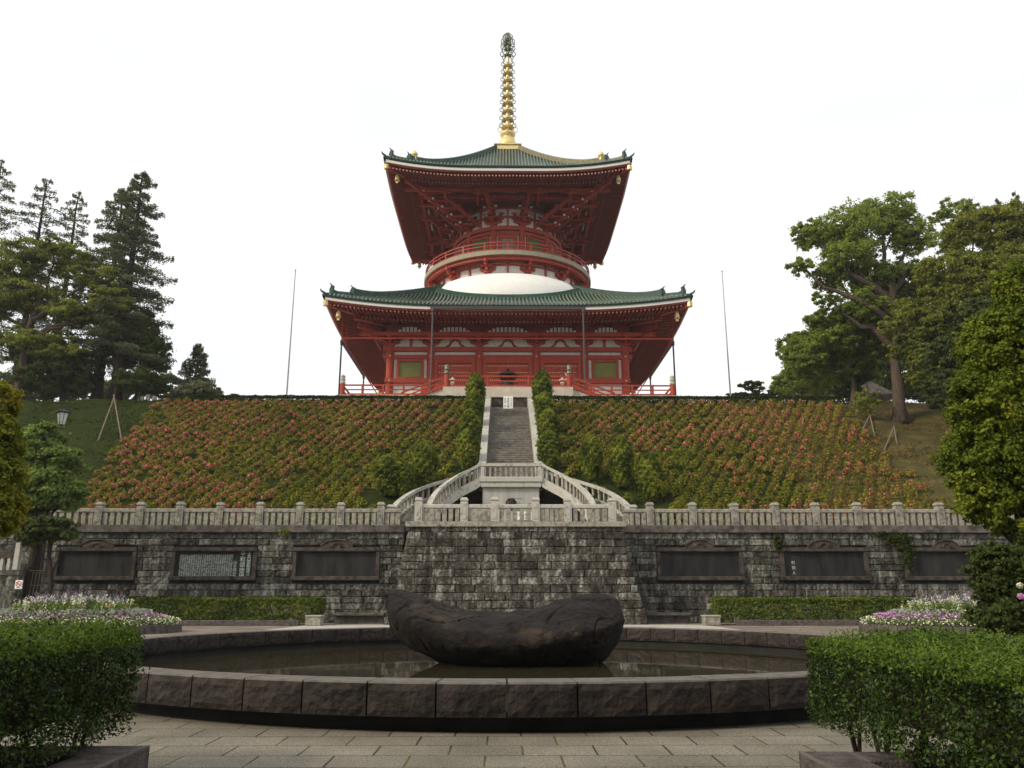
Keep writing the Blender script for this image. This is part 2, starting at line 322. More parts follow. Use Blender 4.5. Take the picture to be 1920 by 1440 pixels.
# ---------------- rustic block walls ----------------
def blocks(mb, Pf, u0, u1, z0, z1, h, holes=(), wmin=.6, wmax=1.45, rough=.05, seed=1, hw=None):
    r = np.random.default_rng(seed); n = max(1, round((z1-z0)/h)); h = (z1-z0)/n
    for i in range(n):
        a, b = z0+i*h, z0+(i+1)*h
        U0, U1 = (u0, u1) if hw is None else (-hw((a+b)/2), hw((a+b)/2))
        u = U0; cuts = [U0]
        while u < U1: u += r.uniform(wmin, wmax); cuts.append(min(u, U1))
        if len(cuts) > 2 and cuts[-1]-cuts[-2] < .3: cuts.pop(-2)
        for p, q in zip(cuts[:-1], cuts[1:]):
            segs = [(p, q)]
            for (hu0, hu1, hz0, hz1) in holes:
                if b > hz0+.05 and a < hz1-.05:
                    ns = []
                    for s0, s1 in segs:
                        if s1 <= hu0 or s0 >= hu1: ns.append((s0, s1)); continue
                        if s0 < hu0-.12: ns.append((s0, hu0))
                        if s1 > hu1+.12: ns.append((hu1, s1))
                    segs = ns
            for s0, s1 in segs:
                nu, nv = max(3, int((s1-s0)/.16)), 3; g = .007
                off = r.uniform(-.02, .045); base = len(mb.v); hgt = []
                for x in range(nu+1):
                    for y in range(nv+1):
                        e = (x in (0, nu)) or (y in (0, nv))
                        d = -.032 if e else off+rough*r.uniform(-.6, 1.0)
                        tx = x/nu; ty = y/nv
                        if 0 < x < nu: tx = .06+.88*(x-1)/(nu-2) if nu > 2 else .5
                        if 0 < y < nv: ty = .10+.80*(y-1)/(nv-2)
                        mb.v.append(tuple(Pf(s0+g+(s1-s0-2*g)*tx, a+g*.8+(b-a-1.6*g)*ty, d)))
                for x in range(nu):
                    for y in range(nv): k = base+x*(nv+1)+y; mb.f.append((k, k+nv+1, k+nv+2, k+1))
def blockmat(name, cols, isl=.9, streak=.5):
    m, t, b, out = nodemat(name); n, l = t.nodes, t.links.new
    g = n.new('ShaderNodeNewGeometry'); mpn = n.new('ShaderNodeMapping'); mpn.inputs['Scale'].default_value = (1, 1, .22); l(g.outputs['Position'], mpn.inputs[0])
    a = n.new('ShaderNodeTexNoise'); a.inputs['Scale'].default_value = 2.6; a.inputs['Detail'].default_value = 8; a.inputs['Roughness'].default_value = .7; l(mpn.outputs[0], a.inputs[0])
    c = n.new('ShaderNodeTexNoise'); c.inputs['Scale'].default_value = 7; c.inputs['Detail'].default_value = 10; c.inputs['Roughness'].default_value = .75; l(g.outputs['Position'], c.inputs[0])
    s = n.new('ShaderNodeMath'); s.operation = 'MULTIPLY_ADD'; s.inputs[1].default_value = isl*.45; l(g.outputs['Random Per Island'], s.inputs[0])
    s0 = n.new('ShaderNodeMath'); s0.operation = 'ADD'; s0.inputs[1].default_value = -isl*.225-.5; l(a.outputs[0], s0.inputs[0])
    s1 = n.new('ShaderNodeMath'); s1.operation = 'ADD'; l(s0.outputs[0], s1.inputs[0]); l(c.outputs[0], s1.inputs[1]); l(s1.outputs[0], s.inputs[2])
    cr = n.new('ShaderNodeValToRGB'); e = cr.color_ramp.elements; e[0].position = .33; e[1].position = .72; e[0].color = (*cols[0], 1); e[1].color = (*cols[-1], 1)
    for i, q in enumerate(cols[1:-1]): x = e.new(.33+.39*(i+1)/(len(cols)-1)); x.color = (*q, 1)
    l(s.outputs[0], cr.inputs[0]); l(cr.outputs[0], b.inputs['Base Color']); b.inputs['Roughness'].default_value = .9; b.inputs['Specular IOR Level'].default_value = .12
    bp = n.new('ShaderNodeBump'); bp.inputs['Strength'].default_value = 1; bp.inputs['Distance'].default_value = .06; l(c.outputs[0], bp.inputs['Height']); l(bp.outputs[0], b.inputs['Normal'])
    return m
M['blk'] = blockmat('grey_wall_blocks', [(.022,.020,.017),(.062,.059,.050),(.13,.126,.106),(.27,.27,.235)], .5)
M['blkd'] = blockmat('stained_bastion_blocks', [(.018,.015,.0125),(.048,.041,.034),(.092,.083,.070),(.29,.28,.25)], .45)
PAN = [(-26.7,-21.9),(-19.8,-14.75),(-12.6,-7.45),(9.1,14.25),(16.5,21.75),(23.95,29.1)]
PZ0, PZ1 = 2.42, 4.32
def wall(name, label, x0, x1, seed):
    t = thing(name, label, 'wall', ((x0+x1)/2, WY, 0))
    m = MB(); m.box(x0, x1, WY+.06, WY+.9, -.05, WZ-.46)
    m.build('wall_core', M['dark'], t)
    m = MB(); holes = [(a, b, PZ0, PZ1) for a, b in PAN if a >= x0 and b <= x1+.2]
    blocks(m, lambda u, z, d: (u, WY-d, z), x0, x1, 0, WZ-.44, .385, holes, seed=seed); m.build('block_facing', M['blk'], t)
    m = MB(); x = x0
    while x < x1-.01: x2 = min(x+2.4, x1); m.cbox(((x+x2)/2, WY+.36, WZ-.22), (x2-x-.012, 1.1, .44), b=.03); x = x2
    m.build('coping', M['coping'], t); return t
wall('retaining_wall', 'dark grey rustic block retaining wall left of the central bastion', -30.5, -6.05, 21)
wall('retaining_wall', 'dark grey rustic block retaining wall right of the central bastion', 6.9, 36, 22)
bt = thing('stone_bastion', 'battered brown stained stone bastion in the middle of the retaining wall', 'bastion', (CX+.2, 48, 0))
BX = CX+.22; BH = WZ-.1
hwf = lambda z: 6.15+1.2*(1-z/BH)**1.25
yf = lambda z: 48.0-.95*(1-z/BH)**1.25
m = MB(); ns = 8
for i in range(ns):
    a, b = BH*i/ns, BH*(i+1)/ns; q = .08
    m.hexa([(BX-hwf(a)+q,yf(a)+q,a),(BX+hwf(a)-q,yf(a)+q,a),(BX+hwf(a)-q,WY+.5,a),(BX-hwf(a)+q,WY+.5,a),(BX-hwf(b)+q,yf(b)+q,b),(BX+hwf(b)-q,yf(b)+q,b),(BX+hwf(b)-q,WY+.5,b),(BX-hwf(b)+q,WY+.5,b)])
m.build('bastion_core', M['dark'], bt)
m = MB(); blocks(m, lambda u, z, d: (BX+u, yf(z)-d, z), 0, 0, 0, BH, .43, seed=5, hw=hwf, wmin=.7, wmax=1.5, rough=.045)
for sgn in (-1, 1): blocks(m, (lambda sg: lambda u, z, d: (BX+sg*(hwf(z)+d), yf(z)+(u if sg > 0 else u), z))(sgn), 0, 3.2, 0, BH, .43, seed=6+sgn)
m.build('block_facing', M['blkd'], bt)
m = MB(); m.cbox((BX, 49.0, WZ-.1+.0), (12.75, 2.35, .30), b=.03); m.build('coping', M['stone'], bt)
m = MB(); m.box(BX-6.3, BX+6.3, 49.9, 60, WZ-.3, WZ-.02); m.build('terrace_floor', M['slab'], bt)

# ---------------- stone balustrades ----------------
def post_mesh(w=.44, h=1.38):
    m = MB(); m.cbox((0,0,h*.42), (w,w,h*.84), b=.03)
    m.cbox((0,0,h*.86), (w-.09,w-.09,.06)); m.cbox((0,0,h*.93), (w+.03,w+.03,h*.12), b=.05)
    m.cbox((0,0,h*1.0), (w-.06,w-.06,.09), b=.04); m.cbox((0,-w/2-.012,h*.42), (w*.55,.03,h*.62), b=.01)
    return m
PM = post_mesh().build('post', M['stonelight']); BM_ = MB(); BM_.cbox((0,0,.39), (.26,.24,.78), b=.03); BB = BM_.build('baluster', M['stone'])
protos = [PM, BB]
used = {}
def put(proto, name, parent, loc, sc=(1,1,1), rz=0, mat=None):
    o = proto.copy(); o.name = name; C.objects.link(o); o.parent = parent
    o.location = Vector(loc)-org(parent); o.scale = sc; o.rotation_euler = (0,0,rz); return o
PDK = PM.data.copy(); PDK.materials[0] = M['stone']
def balustrade(label, xs, y, z, n=5, light=False, ext=None):
    t = thing('stone_balustrade', label, 'balustrade', ((xs[0]+xs[-1])/2, y, z), 'stone balustrades on the terrace wall')
    for x in xs:
        o = put(PM, 'post', t, (x, y, z), sc=(1,1,random.uniform(.98,1.02)))
        if not light: o.data = PDK
    e0, e1 = ext if ext else (xs[0], xs[-1]); X = sorted(set([e0]+list(xs)+[e1]))
    for a, b in zip(X[:-1], X[1:]):
        if b-a < .6: continue
        m = MB()
        def rf(u, v):
            ang = 2*math.pi*v; ww, hh = .17, .12
            cx, cz = max(-1, min(1, 1.35*math.cos(ang))), max(-1, min(1, 1.35*math.sin(ang)))
            j = .012*math.sin(u*37+v*9)*math.sin(u*91+v*23)
            return (a+.2+(b-a-.4)*u, y+cx*ww+j, z+.90+cz*hh+j)
        m.grid(rf, 14, 12); m.build('rail', M['stonelight'] if light else M['stone'], t)
        k = n if b-a < 2.0 or not light else round((b-a-.5)/.385)
        if not light: k = max(2, round((b-a)/2.45*5))
        for i in range(k):
            px = a+.22+(b-a-.44)*(i+.5)/k
            put(BB, 'baluster', t, (px, y, z+.02), sc=(random.uniform(.92,1.06),1,1), rz=random.uniform(-.03,.03))
    return t
def PX(px, Y, z=6): return (px-VX)*mpp(Y, z)
Lx = [PX(p, 50.35) for p in (188,265,339,413,488,563,639,714)]
Rx = [PX(p, 50.35) for p in (1219,1299,1378,1455,1531,1610,1688,1766,1844)]
balustrade('dark weathered stone balustrade along the wall left of the stairs', Lx, 50.35, WZ, ext=(-29.5, -6.1))
balustrade('brownish weathered stone balustrade along the wall right of the stairs', Rx, 50.35, WZ, ext=(6.95, 31.5))
balustrade('paler stone balustrade with six posts on top of the bastion', [PX(p, 48.3) for p in (785,870,927,1004,1064,1147)], 48.25, WZ+.05, light=True)
for s, px in ((-1, 731), (1, 1189)):
    t = thing('gate_post', 'low stone post ending the outer handrail %s of the bastion' % ('left' if s < 0 else 'right'), 'post', (PX(px, 50.6), 50.9, WZ), 'handrail end posts')
    put(PM, 'post_shaft', t, (PX(px, 50.6), 50.9, WZ), sc=(1,1,.93))

# relief panels
def relief(i, label, crest=1.5, flat=False):
    a, b = PAN[i]; t = thing('relief_panel', label, 'wall panel', ((a+b)/2, WY, PZ0), 'framed panels in the retaining wall'); z0, z1 = PZ0, PZ1
    m = MB(); fw = .21
    m.cbox(((a+b)/2, WY-.05, z0+.12), (b-a+.06, .42, .24), b=.03); m.cbox(((a+b)/2, WY-.03, z1-.11), (b-a, .36, .22), b=.03)
    for x in (a+fw/2, b-fw/2): m.cbox((x, WY-.01, (z0+z1)/2), (fw, .30, z1-z0-.45), b=.03)
    m.build('frame', M['frame'], t)
    m = MB(); m.box(a+fw, b-fw, WY+.03, WY+.08, z0+.2, z1-.2); sl_ = m.build('slab', M['blackslab'], t)
    if not flat:
        m = MB(); cx = (a+b)/2; k = 18; w = crest
        pr = [(cx-w+2*w*j/k, .06+.42*(max(0, 1-abs(2*j/k-1)**2.2))**.8) for j in range(k+1)]
        for (x1, h1), (x2, h2) in zip(pr[:-1], pr[1:]): m.hexa([(x1,WY-.2,z1),(x2,WY-.2,z1),(x2,WY+.06,z1),(x1,WY+.06,z1),(x1,WY-.16,z1+h1),(x2,WY-.16,z1+h2),(x2,WY+.06,z1+h2),(x1,WY+.06,z1+h1)])
        m.tube([(x, WY-.2, z1+h*.98) for x, h in pr], .05, 6); m.tube([(cx-w*.45+w*.9*j/8, WY-.22, z1+.05+.2*math.sin(math.pi*j/8)) for j in range(9)], .045, 6)
        for sx in (-1, 1): m.tube([(cx+sx*.28*w, WY-.22, z1+.02), (cx+sx*.2*w, WY-.25, z1+.2)], .06, 6)
        m.build('crest', M['frame'], t)
    return t
def text(s, size, loc, mat, parent, name='lettering', spacing=1.0, rz=0, depth=.004):
    cu = bpy.data.curves.new(name, 'FONT'); cu.body = s; cu.size = size; cu.align_x = 'CENTER'; cu.align_y = 'CENTER'; cu.space_line = spacing; cu.extrude = depth
    o = bpy.data.objects.new(name, cu); C.objects.link(o); bpy.context.view_layer.update()
    me = bpy.data.meshes.new_from_object(o.evaluated_get(bpy.context.evaluated_depsgraph_get())); bpy.data.objects.remove(o)
    me.materials.clear(); me.transform(Matrix.Rotation(rz, 4, 'Z') @ Matrix.Rotation(R(90), 4, 'X'))
    q = link(name, me, mat, parent, False); q.location = Vector(loc)-org(parent); return q
relief(0, 'leftmost framed black slab in the wall, half hidden by tree shade', crest=1.0)
rp2 = relief(1, 'framed black slab covered in columns of carved white writing', flat=True)
relief(2, 'framed black slab with rounded crest nearest the bastion on its left', crest=.95)
relief(3, 'framed black slab with arched crest nearest the bastion on its right', crest=.85)
rp5 = relief(4, 'framed black slab with three white characters at its left edge', crest=.95)
relief(5, 'rightmost framed black slab beside the ivy, partly behind the conifer', crest=.8)
text('\n'.join('大本山平和塔建立'), .26, (-15.25, WY+.02, 3.37), M['glyph'], rp2, spacing=.62)
text('\n'.join('平和頌徳碑'), .34, (-15.62, WY+.02, 3.3), M['glyph'], rp2, spacing=.95)
text('\n'.join('山主照定'), .24, (-16.05, WY+.02, 3.1), M['glyph'], rp2, spacing=.95)
rt = random.Random(4); kan = '一二三十大山川日月年中人田平和塔建立寺本心仏光天地世界法土木水火金石国民文化'
for k in range(24):
    text('\n'.join(rt.choice(kan) for _ in range(13)), .13, (-19.3+k*.132, WY+.02, 3.27), M['glyph'], rp2, spacing=.75, name='inscription_column')
text('町\n田\n人', .22, (PX(1482, 50), WY+.02, 3.15), M['glyph'], rp5, spacing=1.35)

# kerbs, benches at wall foot
for s, x0, x1 in ((-1, -29, -10.95), (1, 12.45, 30)):
    m = MB(); x = x0
    while x < x1-.3: x2 = min(x+1.6, x1); m.cbox(((x+x2)/2, 45.55, .14), (x2-x-.015, .35, .28), b=.02); x = x2
    tag(m.build('kerb', M['kerbd']), 'low dark stone kerb in front of the %s clipped hedge row' % ('left' if s < 0 else 'right'), 'kerb', 'kerbs along the hedge rows')
for s, px in ((-1, 591), (1, 1334)):
    x = PX(px, 45.4, 1); m = MB(); m.cbox((x, 45.6, .24), (.78, .9, .48), b=.03); m.cbox((x, 45.6, .50), (.86, .98, .08), b=.02)
    tag(m.build('stone_block', M['stone']), 'squat pale stone block ending the %s hedge kerb' % ('left' if s < 0 else 'right'), 'stone block', 'end blocks of the hedge kerbs')
    m = MB(); xa, xb = (x+.45, BX-7.5) if s < 0 else (BX+7.5, x-.45)
    m.cbox(((xa+xb)/2, 48.7, .52), (xb-xa, .6, .16), b=.02); m.cbox(((xa+xb)/2, 48.85, .22), (xb-xa, .3, .44), b=.01)
    tag(m.build('stone_ledge', M['coping']), 'long dark stone ledge at the wall foot %s of the bastion' % ('left' if s < 0 else 'right'), 'ledge', 'ledges at the wall foot')

# ---------------- landing and stairs ----------------
LZ = 9.35; LY0, LY1 = 55.5, 58.6; LW = 2.03
st = thing('stone_stairway', 'grey stone double curved stairway with landing and straight upper flight', 'stairs', (CX, 56, WZ))
m = MB(); m.box(CX-1.93, CX+1.93, LY0+.25, LY1, WZ, 8.66)
m.build('fountain_wall', M['slab'], st)
m = MB()
for k, (a, b, c, d) in enumerate([(-1.9,-.9,WZ,8.64),(-.88,-.15,7.2,8.64),(-.13,.85,7.9,8.64),(-.88,.85,WZ,7.18),(-.13,.85,7.2,7.88),(.87,1.9,WZ,8.64)]): m.cbox((CX+(a+b)/2, LY0+.235, (c+d)/2), (b-a, .05, d-c-.02), b=.012)
m.build('facing_slab', M['slab'], st)
m = MB(); m.cbox((CX, (LY0+LY1)/2, 8.83), (LW*2, LY1-LY0+.1, .34), b=.03); m.cbox((CX, (LY0+LY1)/2, 9.18), (LW*2+.18, LY1-LY0+.28, .36), b=.04)
m.build('landing_slab', M['stonelight'], st)
NS = 44; zt = 19.0; ya, yb = LY1-.3, 77.0
m = MB()
for i in range(NS):
    y = ya+(yb-ya)*i/NS; z = LZ+(zt-LZ)*i/NS; z2 = LZ+(zt-LZ)*(i+1)/NS
    m.box(CX-1.8, CX+1.8, y, y+.62, z-.35, z2-.055); m.box(CX-1.8, CX+1.8, y-.04, y+.58, z2-.05, z2)
m.build('upper_steps', M['step'], st)
m = MB(); m.box(CX-1.8, CX+1.8, yb, 79.4, SZ1-1.3, zt-.003); m.build('top_landing', M['step'], st)
for sx in (-1, 1):
    m = MB(); x0, x1 = sorted((CX+sx*1.8, CX+sx*2.32))
    m.hexa([(x0,ya,LZ-.6),(x1,ya,LZ-.6),(x1,yb+.4,zt-.9),(x0,yb+.4,zt-.9),(x0,ya,LZ+.95),(x1,ya,LZ+.95),(x1,yb+.4,zt+1.05),(x0,yb+.4,zt+1.05)])
    m.build('stringer', M['stonelight'], st)
    m = MB(); m.cbox((CX+sx*2.07, ya-.25, LZ+.62), (.62,.62,1.25), b=.04); m.build('newel', M['stonelight'], st); m = MB(); m.cbox((CX+sx*2.07, yb+.6, zt+.55), (.60,.60,1.5), b=.04); m.build('newel', M['stonelight'], st)
# landing balustrade
def seg_rail(mb, pts, w=.30, h=.2):
    for a, b in zip(pts[:-1], pts[1:]):
        a, b = Vector(a), Vector(b); e = (b-a).normalized()*.02; mb.bar(a-e, b+e, w, h)
m = MB(); seg_rail(m, [(CX-LW, LY0+.15, 10.2), (CX+LW, LY0+.15, 10.2)]); m.build('landing_rail', M['stonelight'], st)
for i in range(11): put(BB, 'landing_baluster', st, (CX-LW+.26+(2*LW-.52)*i/10, LY0+.15, LZ), sc=(.52,.7,1.0))
def spline(P, n=18):
    P = [Vector(p) for p in P]; out = []
    for i in range(n+1):
        t = i/n*(len(P)-1); k = min(int(t), len(P)-2); f = t-k
        p0, p1, p2, p3 = P[max(k-1,0)], P[k], P[k+1], P[min(k+2,len(P)-1)]
        out.append(.5*((2*p1)+(-p0+p2)*f+(2*p0-5*p1+4*p2-p3)*f*f+(-p0+3*p1-3*p2+p3)*f**3))
    return out
for sx in (-1, 1):
    inn = spline([(CX+sx*2.05,55.7,0),(CX+sx*3.5,55.15,0),(CX+sx*4.5,53.9,0),(CX+sx*5.0,52.3,0),(CX+sx*5.1,50.6,0)])
    outr = spline([(CX+sx*2.05,58.6,0),(CX+sx*4.4,57.35,0),(CX+sx*6.15,55.25,0),(CX+sx*7.05,53.1,0),(CX+sx*7.35,51.0,0)])
    n = len(inn)-1; zz = [LZ+(WZ-LZ)*(i/n) for i in range(n+1)]
    m = MB()
    for i in range(n):
        zt_ = zz[i]-.05; m.hexa([(*inn[i].xy,zt_-.45),(*outr[i].xy,zt_-.45),(*outr[i+1].xy,zt_-.45),(*inn[i+1].xy,zt_-.45),(*inn[i].xy,zt_),(*outr[i].xy,zt_),(*outr[i+1].xy,zt_),(*inn[i+1].xy,zt_)])
    m.build('curved_steps', M['step'], st)
    for nm, cv in (('inner', inn), ('outer', outr)):
        m = MB()
        for i in range(n):
            a, b = cv[i], cv[i+1]; zl = (zz[i]-.55, zz[i+1]-.55) if nm == 'inner' else (WZ-.2, WZ-.2)
            d = (b-a).normalized(); nn = Vector((-d.y, d.x, 0))*.16
            m.hexa([(*(a-nn).xy,zl[0]),(*(a+nn).xy,zl[0]),(*(b+nn).xy,zl[1]),(*(b-nn).xy,zl[1]),(*(a-nn).xy,zz[i]+.12),(*(a+nn).xy,zz[i]+.12),(*(b+nn).xy,zz[i+1]+.12),(*(b-nn).xy,zz[i+1]+.12)])
        m.build('curved_stringer', M['stonelight'] if nm == 'inner' else M['slate'], st)
        m = MB(); seg_rail(m, [(p.x, p.y, z+.98) for p, z in zip(cv, zz)], .34, .19)
        if nm == 'outer': seg_rail(m, [(p.x, p.y, z+.05) for p, z in zip(cv, zz)], .36, .3)
        m.build('curved_rail', M['stonelight'], st)
        for i in range(n):
            for f in (.5,):
                p = cv[i].lerp(cv[i+1], f); z = zz[i]+(zz[i+1]-zz[i])*f; d = cv[i+1]-cv[i]
                put(BB, 'curved_baluster', st, (p.x, p.y, z+.08), sc=(.62,.7,1.06), rz=math.atan2(d.y, d.x))
m = MB(); m.box(CX-6.6, CX+6.6, LY1+.05, LY1+.4, WZ-.1, LZ-.1); m.build('back_wall', M['slate'], st)
m = MB(); m.box(CX-1.75, CX+1.75, 77.9, 78.2, zt, SZ1+.32); m.build('riser_wall', M['frame'], st)
m = MB(); m.cbox((CX, 78.0, SZ1+.42), (3.7, .5, .2), b=.02); m.build('riser_cap', M['concrete'], st)

# lion head spout and notices under the landing
lx = PX(958, 55.6, 7); lz = at(958, 945, 55.6).z
t = thing('lion_head_spout', 'dark bronze lion head spout on the pale wall under the landing', 'fountain spout', (lx, 55.6, lz-.3))
m = MB(); pts = 14
def lion(u, v):
    th = 2*math.pi*u; ph = math.pi*v/2; r = .36*(1+.10*abs(math.sin(th*4))*(math.sin(ph)**2)); return (lx+r*math.sin(ph)*math.cos(th), 55.72-.30*math.cos(ph), lz+1.08*r*math.sin(ph)*math.sin(th))
m.grid(lion, 32, 10); m.build('mane', M['bronze'], t, smooth=True)
m = MB(); m.cbox((lx, 55.40, lz-.06), (.24,.16,.16), b=.05)
for sx in (-1, 1): m.cbox((lx+sx*.2, 55.5, lz+.26), (.12,.12,.14), b=.03); m.cbox((lx+sx*.09, 55.42, lz+.08), (.07,.07,.06), b=.02)
m.cbox((lx, 55.40, lz-.19), (.18,.12,.06), b=.02); m.build('muzzle', M['bronze'], t, smooth=False)
nx = PX(983, 55.5, 6.3); nzc = at(983, 967, 55.6).z
t = thing('notice_board', 'white notice with red marks low on the wall under the landing', 'notice', (nx, 55.55, nzc-.3))
m = MB(); m.cbox((nx, 55.6, nzc), (.98, .05, .56), b=.01); m.build('board', M['signwhite'], t)
text('立入禁止', .23, (nx, 55.57, nzc+.05), M['redink'], t); text('危 険', .12, (nx, 55.57, nzc-.17), M['ink'], t)
kx = PX(992, 55.5, 7); m = MB(); m.tube([(kx-.22,55.5,lz-.28),(kx-.1,55.4,lz-.1),(kx,55.35,lz-.06),(kx+.1,55.4,lz-.1),(kx+.22,55.5,lz-.28)], [.05,.08,.09,.08,.05], 8)
tag(m.build('bronze_spout', M['bronze']), 'small dark bronze fitting right of the lion head', 'fitting')
# name sign
sx_ = PX(952, 76.4, 19); sz_ = at(952, 755, 76.4).z
t = thing('name_board', 'upright white board with black vertical characters at the head of the stairs', 'sign', (sx_, 76.4, sz_-.65))
m = MB(); m.cbox((sx_, 76.4, sz_), (.92, .07, 1.22), b=.012); m.build('board', M['signwhite'], t)
m = MB(); m.box(sx_-.42, sx_-.36, 76.45, 76.52, zt-.4, sz_+.5); m.box(sx_+.36, sx_+.42, 76.45, 76.52, zt-.4, sz_+.5); m.build('board_legs', M['black'], t)
text('平\n和\n大\n塔', .24, (sx_, 76.355, sz_-.03), M['ink'], t, spacing=1.02); text('\n'.join('真言密教 道場'), .12, (sx_-.3, 76.355, sz_-.02), M['ink'], t, spacing=1.1); text('\n'.join('大本山成田山'), .12, (sx_+.3, 76.355, sz_-.02), M['ink'], t, spacing=1.3)
# ---------------- pagoda ----------------
D = 100.5; PCX = .3; FLZ = 21.7
pg = thing('pagoda', 'large red two storey pagoda with green tiled roofs, white drum and gilded spire', 'pagoda', (PCX, D, FLZ))
def PB(): return MB(PCX, D, 0)
def rot(k):  # side k: local (s, t, z) -> xyz ; side 0 faces the viewer (-y)
    a = [(1,0,0,-1),(0,1,1,0),(-1,0,0,1),(0,-1,-1,0)][k]
    return lambda s, t, z: (a[0]*s+a[1]*t, a[2]*s+a[3]*t, z)
def rbox(mb, f, s0, s1, t0, t1, z0, z1):
    P = [f(s0,t1,z0), f(s1,t1,z0), f(s1,t0,z0), f(s0,t0,z0)]
    mb.hexa(P+[(p[0],p[1],z1) for p in P])
def sbar(mb, f, a, b, w, h): mb.bar(f(*a), f(*b), w, h)

